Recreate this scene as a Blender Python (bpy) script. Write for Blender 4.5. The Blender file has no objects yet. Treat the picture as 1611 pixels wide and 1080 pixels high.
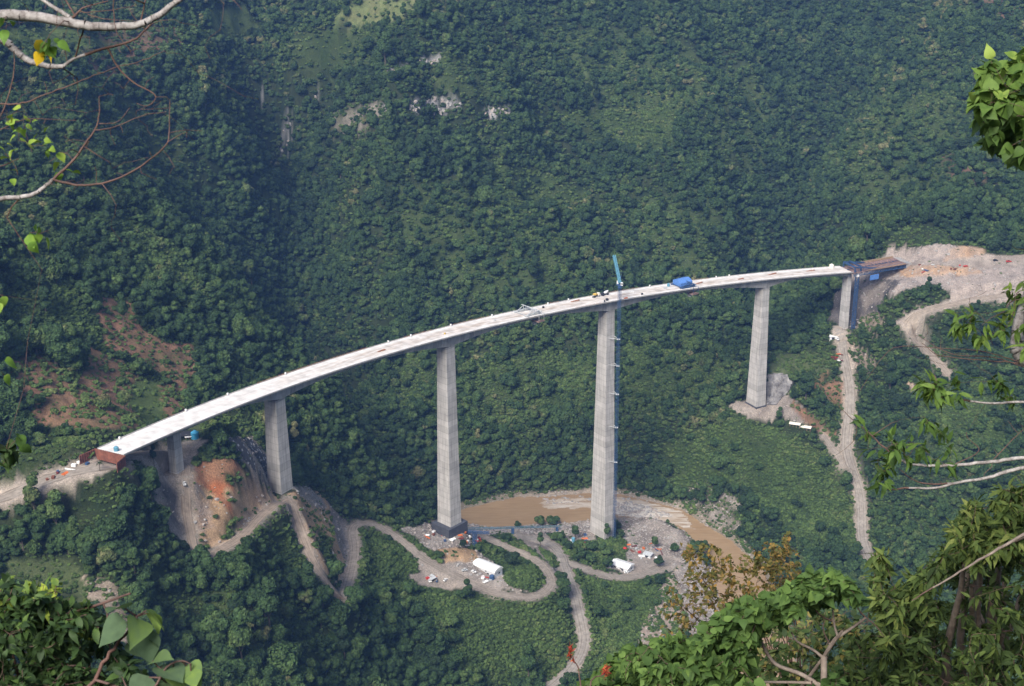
import bpy, math, random
import numpy as np

# ------------------------------------------------------------------ camera, light, exposure
SC = bpy.context.scene
COL = SC.collection
PW, PH = 1611, 1080                      # the photograph's pixels, used to aim at points of the place
F = 2450.8                               # focal length in those pixels
PITCH, ROLL = 0.379440, -0.004259
CZ = 686.8                               # the camera stands this high above the river
CAM = np.array([0., 0., CZ])
_fw = np.array([0, math.cos(PITCH), -math.sin(PITCH)]); _u = np.array([0, math.sin(PITCH), math.cos(PITCH)]); _r = np.array([1., 0, 0])
RT = _r*math.cos(ROLL) + _u*math.sin(ROLL); UP = _u*math.cos(ROLL) - _r*math.sin(ROLL); FW = _fw
cd = bpy.data.cameras.new('camera'); cam = bpy.data.objects.new('camera', cd); COL.objects.link(cam)
cd.sensor_width = 36; cd.lens = F/PW*36; cd.clip_start = .1; cd.clip_end = 20000
from mathutils import Matrix, Vector
cam.matrix_world = Matrix(((RT[0], UP[0], -FW[0], 0), (RT[1], UP[1], -FW[1], 0), (RT[2], UP[2], -FW[2], CZ), (0, 0, 0, 1)))
cd.dof.use_dof = True; cd.dof.focus_distance = 900; cd.dof.aperture_fstop = 11
SC.camera = cam

SUN_EL, SUN_AZ = math.radians(45), math.radians(204)      # azimuth measured clockwise from +Y: behind the camera, to the left
wd = bpy.data.worlds.new('World'); SC.world = wd; wd.use_nodes = True
nt = wd.node_tree; bg = nt.nodes['Background']
sky = nt.nodes.new('ShaderNodeTexSky'); sky.sky_type = 'NISHITA'; sky.sun_disc = False
sky.sun_elevation = SUN_EL; sky.sun_rotation = SUN_AZ; sky.air_density = 1.0; sky.dust_density = 4.0; sky.ozone_density = .8
nt.links.new(sky.outputs[0], bg.inputs[0]); bg.inputs[1].default_value = .09
sl = bpy.data.lights.new('sun', 'SUN'); sun = bpy.data.objects.new('sun', sl); COL.objects.link(sun)
sl.energy = 2.5; sl.angle = math.radians(24); sl.color = (1, .965, .92)
sd = Vector((math.sin(SUN_AZ)*math.cos(SUN_EL), math.cos(SUN_AZ)*math.cos(SUN_EL), math.sin(SUN_EL)))
sun.rotation_euler = sd.to_track_quat('Z', 'Y').to_euler()
SC.view_settings.view_transform = 'Standard'; SC.view_settings.look = 'None'
SC.view_settings.exposure = 0.95; SC.view_settings.gamma = 1.0
SC.cycles.max_bounces = 5; SC.cycles.diffuse_bounces = 3; SC.cycles.glossy_bounces = 2; SC.cycles.transmission_bounces = 3
SC.cycles.volume_bounces = 1; SC.cycles.transparent_max_bounces = 6; SC.cycles.caustics_reflective = False; SC.cycles.caustics_refractive = False
SC.cycles.use_adaptive_sampling = False

# ------------------------------------------------------------------ small maths helpers
def ray(u, v):
    u = np.asarray(u, float); v = np.asarray(v, float)
    d = FW + RT*((u[..., None]-PW/2)/F) - UP*((v[..., None]-PH/2)/F)
    return d/np.linalg.norm(d, axis=-1, keepdims=True)
def project(P):
    q = np.asarray(P, float) - CAM; d = q@FW
    d = np.where(np.abs(d) < 1e-6, 1e-6, d)
    return PW/2 + F*(q@RT)/d, PH/2 - F*(q@UP)/d, d
def at(u, v, dist):                       # the point seen at (u, v) this many metres along the view axis
    d = FW + RT*((u-PW/2)/F) - UP*((v-PH/2)/F)
    return CAM + d*dist
def ss(a, b, x):
    t = np.clip((x-a)/(b-a), 0, 1); return t*t*(3-2*t)
_rg = np.random.default_rng(11); _PERM = _rg.permutation(512); _GR = _rg.normal(size=(512, 2)); _GR /= np.linalg.norm(_GR, axis=1, keepdims=True)
def pnoise(x, y, seed=0):
    x = np.asarray(x, float); y = np.asarray(y, float)
    xi = np.floor(x).astype(int); yi = np.floor(y).astype(int); xf = x-xi; yf = y-yi
    sx = xf*xf*xf*(xf*(xf*6-15)+10); sy = yf*yf*yf*(yf*(yf*6-15)+10)
    def g(i, j):
        h = _PERM[(_PERM[(xi+i+seed*17) & 511] + yi + j) & 511]; gr = _GR[h]
        return gr[..., 0]*(xf-i) + gr[..., 1]*(yf-j)
    a = g(0, 0)*(1-sx)+g(1, 0)*sx; b = g(0, 1)*(1-sx)+g(1, 1)*sx
    return 1.5*(a*(1-sy)+b*sy)
def fbm(x, y, o=4, seed=0):
    r = 0; a = 1.; f = 1.
    for k in range(o):
        r = r + a*pnoise(x*f+k*7.3, y*f-k*3.1, seed+k); a *= .5; f *= 2.03
    return r
def inpoly(px, py, poly):
    p = np.asarray(poly, float); r = np.zeros(np.shape(px), bool); j = len(p)-1
    for i in range(len(p)):
        c = (p[i, 1] > py) != (p[j, 1] > py)
        with np.errstate(divide='ignore', invalid='ignore'):
            xx = (p[j, 0]-p[i, 0])*(py-p[i, 1])/(p[j, 1]-p[i, 1]+1e-12)+p[i, 0]
        r ^= c & (px < xx); j = i
    return r
def polydist(px, py, pts, closed=False):
    """distance to a polyline, and the parameter (segment index + fraction) of the nearest point"""
    p = np.asarray(pts, float); best = np.full(np.shape(px), 1e9); par = np.zeros(np.shape(px))
    n = len(p) if closed else len(p)-1
    for i in range(n):
        a = p[i]; b = p[(i+1) % len(p)]; d = b-a; l = d@d+1e-9
        t = np.clip(((px-a[0])*d[0]+(py-a[1])*d[1])/l, 0, 1)
        q = np.hypot(px-a[0]-t*d[0], py-a[1]-t*d[1]); m = q < best
        best = np.where(m, q, best); par = np.where(m, i+t, par)
    return best, par
def smooth_line(pts, n=6):                # Catmull-Rom through the points
    p = np.asarray(pts, float); q = np.vstack([2*p[0]-p[1], p, 2*p[-1]-p[-2]]); out = []
    for i in range(1, len(q)-2):
        for k in range(n):
            t = k/n
            out.append(.5*((2*q[i])+(-q[i-1]+q[i+1])*t+(2*q[i-1]-5*q[i]+4*q[i+1]-q[i+2])*t*t+(-q[i-1]+3*q[i]-3*q[i+1]+q[i+2])*t**3))
    out.append(p[-1]); return np.array(out)
def resample(p, step):
    d = np.r_[0, np.cumsum(np.linalg.norm(np.diff(p[:, :2], axis=0), axis=1))]; n = max(2, int(d[-1]/step)+1)
    s = np.linspace(0, d[-1], n); return np.stack([np.interp(s, d, p[:, k]) for k in range(p.shape[1])], -1)

# ------------------------------------------------------------------ mesh and object helpers
def mesh_np(name, V, faces, mat=None, parent=None, smooth=False, attrs=None, link=True, mats=None, midx=None):
    """faces: list of integer arrays (n,3) or (n,4)"""
    me = bpy.data.meshes.new(name); V = np.asarray(V, np.float32)
    me.vertices.add(len(V)); me.vertices.foreach_set('co', V.ravel())
    fl = [np.asarray(f, np.int32) for f in faces if len(f)]
    if fl:
        lv = np.concatenate([f.ravel() for f in fl]); tot = np.concatenate([np.full(len(f), f.shape[1], np.int32) for f in fl])
        st = np.r_[0, np.cumsum(tot)[:-1]].astype(np.int32)
        me.loops.add(len(lv)); me.loops.foreach_set('vertex_index', lv)
        me.polygons.add(len(tot)); me.polygons.foreach_set('loop_start', st)
        me.polygons.foreach_set('use_smooth', np.full(len(tot), smooth, bool))
        if midx is not None: me.polygons.foreach_set('material_index', np.asarray(midx, np.int32))
    for k, (typ, dom, dat) in (attrs or {}).items():
        a = me.attributes.new(k, typ, dom)
        a.data.foreach_set({'FLOAT': 'value', 'INT': 'value', 'FLOAT_VECTOR': 'vector', 'FLOAT_COLOR': 'color'}[typ], np.asarray(dat).ravel())
    me.update(calc_edges=True); me.validate()
    for m in (mats or ([mat] if mat else [])): me.materials.append(m)
    o = bpy.data.objects.new(name, me)
    if link: COL.objects.link(o)
    if parent: o.parent = parent
    return o
class MB:
    """collects boxes, bars and tubes, then builds them as one mesh"""
    def __init__(s): s.V = []; s.Q = []; s.T = []; s.n = 0
    def add(s, V, Q=(), T=()):
        s.V.append(np.asarray(V, float))
        if len(Q): s.Q.append(np.asarray(Q, int)+s.n)
        if len(T): s.T.append(np.asarray(T, int)+s.n)
        s.n += len(V); return s
    def hexa(s, P): return s.add(P, [[0, 3, 2, 1], [4, 5, 6, 7], [0, 1, 5, 4], [1, 2, 6, 5], [2, 3, 7, 6], [3, 0, 4, 7]])
    def box(s, c, d, rz=0, taper=1):
        x, y, z = np.array(d)/2.; P = []
        for k, t in ((-z, 1), (z, taper)):
            P += [(-x*t, -y*t, k), (x*t, -y*t, k), (x*t, y*t, k), (-x*t, y*t, k)]
        P = np.array(P); cs, sn = math.cos(rz), math.sin(rz)
        P = np.stack([P[:, 0]*cs-P[:, 1]*sn, P[:, 0]*sn+P[:, 1]*cs, P[:, 2]], -1)+np.array(c, float)
        return s.hexa(P)
    def bar(s, a, b, w, n=4, w2=None):
        a = np.array(a, float); b = np.array(b, float); d = b-a; l = np.linalg.norm(d)
        if l < 1e-6: return s
        d = d/l; h = np.array([0, 0, 1.]) if abs(d[2]) < .9 else np.array([1., 0, 0])
        p = np.cross(d, h); p /= np.linalg.norm(p); q = np.cross(d, p); w2 = w if w2 is None else w2
        an = np.arange(n)*2*math.pi/n+math.pi/n; k = .7071 if n == 4 else .5
        r = np.cos(an)[:, None]*p+np.sin(an)[:, None]*q
        V = np.vstack([a+r*w*k, b+r*w2*k]); i = np.arange(n); j = (i+1) % n
        s.add(V, np.stack([i, j, j+n, i+n], -1))
        c = np.vstack([V[:n].mean(0), V[n:].mean(0)]); s.add(np.vstack([V, c]), T=np.vstack([np.stack([j, i, i*0+2*n], -1), np.stack([i+n, j+n, i*0+2*n+1], -1)]))
        return s
    def prism(s, prof, x0, x1, axis='y'):
        """a convex or simple profile (list of 2-D points) swept along x"""
        p = np.array(prof, float); n = len(p)
        V = np.vstack([np.c_[np.full(n, x0), p], np.c_[np.full(n, x1), p]]); i = np.arange(n); j = (i+1) % n
        c = np.vstack([V[:n].mean(0), V[n:].mean(0)])
        s.add(np.vstack([V, c]), np.stack([i, j, j+n, i+n], -1), np.vstack([np.stack([j, i, i*0+2*n], -1), np.stack([i+n, j+n, i*0+2*n+1], -1)]))
        return s
    def xf(s, M, start=0):
        M = np.array(M); s.V = [v@M[:3, :3].T+M[:3, 3] for v in s.V]; return s
    def build(s, name, mat, parent=None, smooth=False):
        V = np.vstack(s.V); fs = []
        if s.Q: fs.append(np.vstack(s.Q))
        if s.T: fs.append(np.vstack(s.T))
        return mesh_np(name, V, fs, mat, parent, smooth)
def tag(o, label=None, cat=None, group=None, kind=None):
    if label: o['label'] = label
    if cat: o['category'] = cat
    if group: o['group'] = group
    if kind: o['kind'] = kind
    return o
def empty(name, loc, rz=0, label=None, cat=None, group=None):
    o = bpy.data.objects.new(name, None); COL.objects.link(o); o.empty_display_size = .5
    o.location = tuple(float(a) for a in loc); o.rotation_euler = (0, 0, rz); return tag(o, label, cat, group)
def copy_tree(o, parent=None):
    c = o.copy(); COL.objects.link(c)
    if parent: c.parent = parent
    for ch in list(o.children): copy_tree(ch, c)
    return c

# ------------------------------------------------------------------ materials
def mat(name, col, rough=.8, var=.25, scale=.5, bump=0., spec=.3, metal=0., col2=None, detail=6, streak=0, stripe=None, coord='Object', aspect=(1, 1, 1)):
    m = bpy.data.materials.new(name); m.use_nodes = True; n = m.node_tree.nodes; L = m.node_tree.links
    b = n['Principled BSDF']; b.inputs['Roughness'].default_value = rough; b.inputs['Metallic'].default_value = metal
    b.inputs['Specular IOR Level'].default_value = spec
    tc = n.new('ShaderNodeTexCoord'); mp = n.new('ShaderNodeMapping'); mp.inputs['Scale'].default_value = aspect
    L.new(tc.outputs[coord], mp.inputs[0])
    no = n.new('ShaderNodeTexNoise'); no.inputs['Scale'].default_value = scale; no.inputs['Detail'].default_value = detail; no.inputs['Roughness'].default_value = .65
    L.new(mp.outputs[0], no.inputs['Vector'])
    rp = n.new('ShaderNodeValToRGB'); c2 = col2 or tuple(c*(1-var) for c in col); c1 = tuple(min(1, c*(1+var*.6)) for c in col) if not col2 else col
    rp.color_ramp.elements[0].position = .32; rp.color_ramp.elements[1].position = .68
    rp.color_ramp.elements[0].color = (*c2, 1); rp.color_ramp.elements[1].color = (*c1, 1)
    L.new(no.outputs[0], rp.inputs[0]); out = rp.outputs[0]
    if streak:
        mp2 = n.new('ShaderNodeMapping'); mp2.inputs['Scale'].default_value = (1, 1, .04); L.new(tc.outputs[coord], mp2.inputs[0])
        n2 = n.new('ShaderNodeTexNoise'); n2.inputs['Scale'].default_value = 1.1; n2.inputs['Detail'].default_value = 4; L.new(mp2.outputs[0], n2.inputs['Vector'])
        mr = n.new('ShaderNodeMapRange'); mr.inputs[1].default_value = .4; mr.inputs[2].default_value = .72; mr.inputs[3].default_value = 1; mr.inputs[4].default_value = 1-streak
        L.new(n2.outputs[0], mr.inputs[0])
        mx = n.new('ShaderNodeMix'); mx.data_type = 'RGBA'; mx.blend_type = 'MULTIPLY'; mx.inputs[0].default_value = 1
        L.new(out, mx.inputs[6]); L.new(mr.outputs[0], mx.inputs[7]); out = mx.outputs[2]
    if stripe:                            # pour joints: (height, darkness)
        sp = n.new('ShaderNodeSeparateXYZ'); L.new(tc.outputs[coord], sp.inputs[0])
        md = n.new('ShaderNodeMath'); md.operation = 'DIVIDE'; md.inputs[1].default_value = stripe[0]; L.new(sp.outputs[2], md.inputs[0])
        fl = n.new('ShaderNodeMath'); fl.operation = 'FLOOR'; L.new(md.outputs[0], fl.inputs[0])
        wn = n.new('ShaderNodeTexWhiteNoise'); wn.noise_dimensions = '1D'; L.new(fl.outputs[0], wn.inputs['W'])
        fr = n.new('ShaderNodeMath'); fr.operation = 'FRACT'; L.new(md.outputs[0], fr.inputs[0])
        lt = n.new('ShaderNodeMath'); lt.operation = 'LESS_THAN'; lt.inputs[1].default_value = .06; L.new(fr.outputs[0], lt.inputs[0])
        m1 = n.new('ShaderNodeMapRange'); m1.inputs[3].default_value = 1-stripe[1]; m1.inputs[4].default_value = 1; L.new(wn.outputs[0], m1.inputs[0])
        m2 = n.new('ShaderNodeMath'); m2.operation = 'MULTIPLY_ADD'; m2.inputs[1].default_value = -stripe[1]*1.4; L.new(lt.outputs[0], m2.inputs[0]); L.new(m1.outputs[0], m2.inputs[2])
        mx = n.new('ShaderNodeMix'); mx.data_type = 'RGBA'; mx.blend_type = 'MULTIPLY'; mx.inputs[0].default_value = 1
        L.new(out, mx.inputs[6]); L.new(m2.outputs[0], mx.inputs[7]); out = mx.outputs[2]
    L.new(out, b.inputs['Base Color'])
    if bump:
        bn = n.new('ShaderNodeBump'); bn.inputs['Strength'].default_value = min(1, bump); bn.inputs['Distance'].default_value = bump
        L.new(no.outputs[0], bn.inputs['Height']); L.new(bn.outputs[0], b.inputs['Normal'])
    return m
M = dict(
    deck=mat('deck concrete', (.66, .62, .56), .8, .2, .09, col2=(.52, .46, .38), detail=9, aspect=(1, 1, 1)),
    slab_edge=mat('slab edge concrete', (.40, .385, .36), .85, .2, .4),
    girder=mat('girder concrete', (.37, .36, .345), .85, .2, .15, streak=.3),
    pier=mat('pier concrete', (.60, .575, .54), .88, .2, .12, streak=.36, stripe=(5.2, .19)),
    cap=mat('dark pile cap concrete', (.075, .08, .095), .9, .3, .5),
    rebar=mat('rusty rebar', (.36, .16, .08), .9, .4, .6),
    rust=mat('rusty steel formwork', (.22, .085, .055), .8, .5, .5),
    rustdeck=mat('red brown formwork deck', (.25, .165, .14), .85, .45, .25),
    blue=mat('blue painted steel', (.045, .095, .20), .5, .25, .6),
    teal=mat('pale blue painted steel', (.12, .30, .40), .5, .2, .6),
    skyblue=mat('bright blue plastic', (.08, .42, .68), .5, .15, .6),
    tarp=mat('blue tarpaulin', (.10, .23, .55), .55, .25, .8, bump=.15),
    grey=mat('galvanised grey steel', (.50, .52, .52), .5, .25, .6),
    white=mat('white painted metal', (.80, .80, .78), .5, .06, .6),
    cream=mat('cream white sheet', (.78, .74, .64), .6, .12, .6),
    whitewall=mat('white sheet cladding wall', (.68, .69, .70), .6, .12, .8),
    dark=mat('dark opening', (.03, .03, .035), .6, .2, 1),
    tyre=mat('rubber tyre', (.02, .02, .02), .9, .2, 2),
    glass=mat('dark vehicle glass', (.03, .04, .05), .12, .1, 2, spec=.6),
    red=mat('red paint', (.50, .05, .035), .5, .2, .8),
    orange=mat('orange paint', (.68, .18, .05), .6, .25, .8),
    maroon=mat('dark red steel', (.16, .035, .035), .7, .3, .8),
    yellow=mat('yellow machine paint', (.62, .42, .10), .6, .2, .8),
    wood=mat('timber boards', (.34, .24, .15), .85, .35, .9),
    asphalt_grey=mat('grey stone wall', (.10, .10, .105), .95, .5, .35, col2=(.05, .05, .055), bump=.3),
)
# ------------------------------------------------------------------ the bridge's line (metres along it: abutment, six piers, abutment)
S_P = np.cumsum([0, 57, 98, 180, 180, 180, 98, 57]).astype(float)
_x0, _y0, _z0, _h0, _k, _g, _kv = 80.3656, 1238.19, -453.1236+CZ, .6742837, -.84992807e-3, -.09391389, .0606746e-4
DW = 20.6
def bline(s):
    t = np.asarray(s, float)-S_P[4]; h = _h0+_k*t
    return np.stack([_x0+(np.sin(h)-np.sin(_h0))/_k, _y0-(np.cos(h)-np.cos(_h0))/_k, _z0+_g*t+.5*_kv*t*t], -1), np.stack([np.cos(h), np.sin(h), 0*h], -1), np.stack([-np.sin(h), np.cos(h), 0*h], -1)
PIER_H = [0, 32.5, 78.8, 171.9, 225.7, 127.5, 58.3, 0]       # deck top down to the ground at each pier
PC, PT, PN = bline(S_P)
BASEZ = PC[:, 2]-np.array(PIER_H)

# ------------------------------------------------------------------ terrain: heights known at points seen in the valley
ctrl = []
def cz(u, v, z):
    d = ray(u, v); t = (z-CZ)/d[2]; ctrl.append(CAM+d*t)
def cy(u, v, y):
    d = ray(u, v); ctrl.append(CAM+d*(y/d[1]))
for i in range(1, 7): ctrl.append(np.r_[PC[i][:2], BASEZ[i]])
ctrl.append(np.r_[PC[0][:2], PC[0][2]-5]); ctrl.append(np.r_[PC[7][:2]+PT[7][:2]*8, PC[7][2]-2])
# left spur, its roads, and the bench under the tall piers
for u, v, z in [(0, 785, 268), (80, 752, 274), (130, 738, 277), (190, 740, 276), (300, 687, 250), (250, 705, 262), (290, 765, 234), (303, 850, 212), (345, 866, 205), (400, 815, 196), (445, 788, 189), (320, 735, 241), (370, 730, 237),
                (385, 700, 240), (470, 840, 172), (500, 905, 150), (540, 942, 128), (555, 880, 113), (552, 825, 111), (500, 800, 150), (480, 765, 172), (420, 870, 184), (450, 930, 156), (380, 930, 188), (300, 900, 200), (200, 800, 250), (200, 880, 232),
                (100, 820, 247), (100, 900, 231), (100, 1000, 212), (100, 1079, 199), (0, 830, 250), (0, 900, 235), (0, 960, 223), (0, 1079, 203), (200, 1000, 209), (300, 1000, 178), (200, 1079, 196), (300, 1079, 163), (400, 1000, 165), (400, 1079, 148), (500, 1000, 118), (500, 1079, 100),
                (620, 838, 96), (660, 878, 84), (600, 900, 92), (600, 1000, 78), (600, 1079, 62), (650, 815, 92), (720, 905, 70), (766, 890, 64), (700, 1000, 62), (700, 1079, 42), (690, 920, 69),
                (800, 940, 58), (840, 942, 54), (868, 920, 50), (855, 895, 46), (800, 880, 52), (780, 850, 42), (740, 842, 62), (800, 1000, 42), (800, 1079, 22), (840, 850, 20), (880, 870, 24), (905, 930, 30), (922, 1000, 24), (900, 1055, 17), (870, 1079, 14),
                (770, 832, 12), (830, 832, 6), (890, 830, 6), (930, 845, 8), (990, 840, 5), (1050, 845, 4), (980, 890, 14), (1030, 895, 9), (1020, 870, 7), (940, 905, 20), (960, 940, 18), (1000, 980, 13), (1050, 950, 7), (960, 1040, 14), (1050, 1050, 6),
                # far bank and the spur under the right-hand piers
                (1100, 790, 22), (1080, 770, 24), (1150, 820, 14), (1000, 770, 9), (920, 768, 6), (820, 772, 8), (740, 780, 12), (690, 800, 14), (600, 770, 40), (1180, 780, 28), (1230, 830, 18), (1280, 900, 12), (1100, 700, 52), (1030, 730, 30), (1160, 655, 84), (1215, 655, 82), (1260, 672, 78),
                (1250, 750, 44), (1300, 820, 22), (1330, 890, 10), (1100, 640, 84), (1235, 615, 104), (1230, 590, 116), (1260, 570, 122), (1330, 645, 88), (1330, 720, 56), (1355, 790, 27), (1360, 860, 10), (1340, 570, 124), (1320, 525, 147), (1345, 500, 160),
                (1400, 700, 82), (1500, 700, 92), (1611, 700, 102), (1450, 800, 44), (1611, 800, 62), (1450, 900, 16), (1611, 900, 34), (1500, 1079, 6), (1350, 1079, 4), (1400, 620, 116), (1495, 590, 136), (1611, 590, 140), (1425, 515, 172), (1450, 550, 152), (1500, 478, 190), (1600, 462, 200),
                (1450, 445, 202), (1540, 430, 208), (1611, 412, 214), (1450, 410, 212), (1560, 405, 215), (1400, 470, 192), (1611, 520, 172), (1500, 530, 165), (1380, 560, 140)]: cz(u, v, z)
# the mountain beyond: where the view meets it, by distance
for v, row in {600: [(560, 1300), (650, 1345), (800, 1385), (1000, 1390)], 560: [(480, 1180), (560, 1330), (1100, 1412)],
               500: [(350, 1130), (420, 1250), (520, 1370), (600, 1390), (700, 1400), (800, 1440), (1000, 1450), (1100, 1455), (1250, 1440)],
               400: [(300, 1200), (400, 1330), (500, 1440), (600, 1470), (700, 1500), (800, 1540), (1000, 1560), (1150, 1560), (1250, 1570), (1330, 1490)],
               370: [(1400, 1440), (1480, 1436), (1540, 1430), (1611, 1430)],
               300: [(280, 1300), (380, 1420), (470, 1560), (560, 1560), (650, 1570), (800, 1660), (1000, 1680), (1150, 1690), (1240, 1760), (1350, 1650), (1450, 1570), (1611, 1530)],
               200: [(280, 1430), (380, 1540), (450, 1690), (540, 1700), (650, 1650), (800, 1775), (1000, 1820), (1150, 1830), (1260, 1910), (1350, 1800), (1450, 1730), (1611, 1680)],
               150: [(650, 1680), (750, 1760)],
               100: [(280, 1590), (380, 1680), (440, 1800), (540, 1780), (650, 1740), (800, 1860), (1000, 1940), (1150, 1970), (1290, 2060), (1400, 1930), (1500, 1860), (1611, 1820)],
               0: [(280, 1790), (400, 1900), (540, 1930), (650, 1920), (800, 2010), (1000, 2090), (1150, 2130), (1300, 2230), (1450, 2080), (1611, 1990)],
               -120: [(0, 1800), (400, 2200), (800, 2330), (1200, 2450), (1611, 2300)]}.items():
    for u, y in row: cy(u, v, y)
for u, v, y in [(200, 650, 930), (200, 600, 978), (200, 500, 1046), (200, 400, 1125), (200, 300, 1218), (200, 200, 1320), (180, 100, 1440), (180, 0, 1640), (60, 705, 852), (0, 700, 838), (0, 600, 893), (0, 500, 950), (0, 400, 1015), (0, 300, 1090), (0, 200, 1180), (0, 100, 1330), (0, 0, 1530),
                (330, 650, 1000), (380, 620, 1055), (300, 560, 1050), (420, 570, 1130)]: cy(u, v, y)
for x, y, z in [(0, 0, 684.6), (-60, 0, 690), (60, 0, 688), (-300, 0, 690), (300, 0, 686), (0, 12, 676), (0, 30, 661), (-30, 20, 672), (30, 20, 668), (0, 100, 604), (-150, 100, 606), (150, 100, 602), (0, 300, 435), (-250, 300, 450), (250, 300, 430), (0, 500, 285), (-300, 500, 310), (300, 500, 270),
                (0, 660, 150), (-300, 640, 172), (300, 700, 110), (-600, 640, 235), (600, 700, 150), (-600, 300, 470), (600, 300, 460), (-150, 700, 120), (150, 780, 75), (260, 850, 30), (-800, 900, 400), (-800, 1400, 560), (-800, 2000, 640), (-400, 2500, 620), (200, 2700, 660), (900, 2600, 680),
                (900, 2000, 470), (850, 1500, 280), (800, 1200, 190), (700, 950, 120), (-700, 780, 330), (1100, 1600, 400), (1100, 900, 300), (-1100, 1000, 560), (0, -200, 700), (600, -200, 690), (-600, -200, 700), (0, 3200, 720), (1100, 3200, 740), (-1100, 3200, 720), (430, 1000, 20), (520, 1080, 70)]: ctrl.append(np.array([x, y, z], float))
ctrl = np.array(ctrl)
_c = ctrl[:, :2]/500.; _n = len(_c)
def _tps(r2): return .5*r2*np.log(r2+1e-12)
_A = np.zeros((_n+3, _n+3)); _A[:_n, :_n] = _tps(((_c[:, None]-_c[None])**2).sum(-1)) + np.eye(_n)*1.5e-4
_A[:_n, _n] = 1; _A[:_n, _n+1:] = _c; _A[_n, :_n] = 1; _A[_n+1:, :_n] = _c.T
_w = np.linalg.solve(_A, np.r_[ctrl[:, 2], 0, 0, 0])
def tps(x, y):
    q = np.stack([x, y], -1).reshape(-1, 2)/500.; out = np.empty(len(q))
    for i in range(0, len(q), 20000):
        b = q[i:i+20000]; out[i:i+20000] = _tps(((b[:, None]-_c[None])**2).sum(-1))@_w[:_n]+_w[_n]+b@_w[_n+1:]
    return out.reshape(np.shape(x))
def axis_grid(br):                        # [(from, step), ..., (end, _)]
    out = []
    for (a, s), (b, _) in zip(br[:-1], br[1:]): out.append(np.arange(a, b-1e-6, s))
    return np.r_[np.concatenate(out), br[-1][0]]
GX = axis_grid([(-1150, 25), (-650, 6), (-350, 2.5), (430, 5), (780, 20), (1160, 0)])
GY = axis_grid([(-220, 20), (-20, 4), (60, 20), (660, 5), (780, 2.5), (1430, 4), (2200, 12), (2500, 30), (3220, 0)])
XX, YY = np.meshgrid(GX, GY)              # rows are y
ZZ = tps(XX, YY)
def gsample(Z, x, y):
    x = np.clip(x, GX[0], GX[-1]-1e-6); y = np.clip(y, GY[0], GY[-1]-1e-6)
    i = np.clip(np.searchsorted(GX, x, 'right')-1, 0, len(GX)-2); j = np.clip(np.searchsorted(GY, y, 'right')-1, 0, len(GY)-2)
    fx = (x-GX[i])/(GX[i+1]-GX[i]); fy = (y-GY[j])/(GY[j+1]-GY[j])
    return (Z[j, i]*(1-fx)+Z[j, i+1]*fx)*(1-fy)+(Z[j+1, i]*(1-fx)+Z[j+1, i+1]*fx)*fy
def ground(x, y): return gsample(ZZ, np.asarray(x, float), np.asarray(y, float))
def cast(u, v, y0=640.):
    """first meeting of the view through (u, v) with the ground, beyond the viewer's own hill"""
    u = np.atleast_1d(np.asarray(u, float)); v = np.atleast_1d(np.asarray(v, float)); d = ray(u, v); d = d/d[:, 1:2]
    y = np.full(len(u), y0); lo = y.copy(); hit = np.zeros(len(u), bool)
    for k in range(1300):
        P = CAM+d*y[:, None]; below = P[:, 2] < ground(P[:, 0], P[:, 1])
        hit |= below; lo = np.where(hit, lo, y); y = np.where(hit, y, y+2.)
        if hit.all() or y.max() > 3200: break
    hi = y.copy()
    for k in range(14):
        m = (lo+hi)/2; P = CAM+d*m[:, None]; b = P[:, 2] < ground(P[:, 0], P[:, 1]); hi = np.where(b, m, hi); lo = np.where(b, lo, m)
    P = CAM+d*hi[:, None]; P[:, 2] = ground(P[:, 0], P[:, 1]); return P

# gullies and knolls
BL, _, BN = bline(np.linspace(-40, 880, 120))
BD, _ = polydist(XX, YY, BL[:, :2])
far = ss(60, 260, BD)*ss(1150, 1500, YY+.35*np.maximum(-XX, 0))
rid = 1-np.abs(fbm(XX/210+.3*pnoise(XX/90, YY/90, 3), YY/260, 4, 5))*1.7
ZZ += far*(rid-.4)*34 + far*fbm(XX/75, YY/75, 3, 9)*9 + fbm(XX/30, YY/30, 3, 21)*1.2*ss(20, 70, BD)*ss(200, 700, YY)
# the big ribs and gullies of the mountain: (seen along, height, half width)
for line, amp, wid in [([(425, 60), (432, 130), (445, 200), (470, 270), (490, 340), (510, 420), (545, 520), (590, 610)], -125, 120), ([(1310, 40), (1290, 130), (1265, 220), (1235, 320), (1200, 400), (1165, 480)], -85, 95),
                       ([(870, 190), (905, 250), (945, 310), (985, 370), (1010, 440)], -34, 50), ([(350, 60), (330, 140), (345, 230), (380, 330), (420, 420)], 50, 75), ([(640, 60), (600, 130), (560, 210), (560, 300), (590, 400), (640, 480)], 55, 75),
                       ([(780, 60), (790, 180), (780, 300), (760, 420), (750, 520)], 20, 90), ([(560, 150), (530, 230), (520, 300)], -16, 30), ([(1120, 120), (1100, 220), (1090, 320), (1080, 420)], 18, 70), ([(1420, 80), (1370, 180), (1320, 290), (1290, 380)], 24, 75),
                       ([(60, 300), (110, 380), (190, 440), (280, 500), (350, 570)], -18, 40), ([(250, 330), (300, 400), (340, 470)], 12, 30), ([(200, 180), (260, 260), (300, 330)], -16, 40), ([(1520, 120), (1470, 200), (1430, 280), (1400, 350)], -18, 45), ([(700, 300), (690, 380), (660, 450)], -14, 35), ([(1000, 60), (1010, 160), (1020, 260), (1060, 330)], -16, 40)]:
    pu = smooth_line(line, 3); p = cast(pu[:, 0], pu[:, 1]); d, t = polydist(XX+18*pnoise(XX/60, YY/60, 51), YY+18*pnoise(XX/60, YY/60, 52), p[:, :2]); e = ss(0, 2.5, t)*(1-ss(len(p)-4, len(p)-1, t)*.8)
    ZZ += 1.5*amp*np.exp(-(d/wid)**2 if amp > 0 else -np.abs(d/wid)**1.35)*(.35+.65*e)*far
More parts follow.
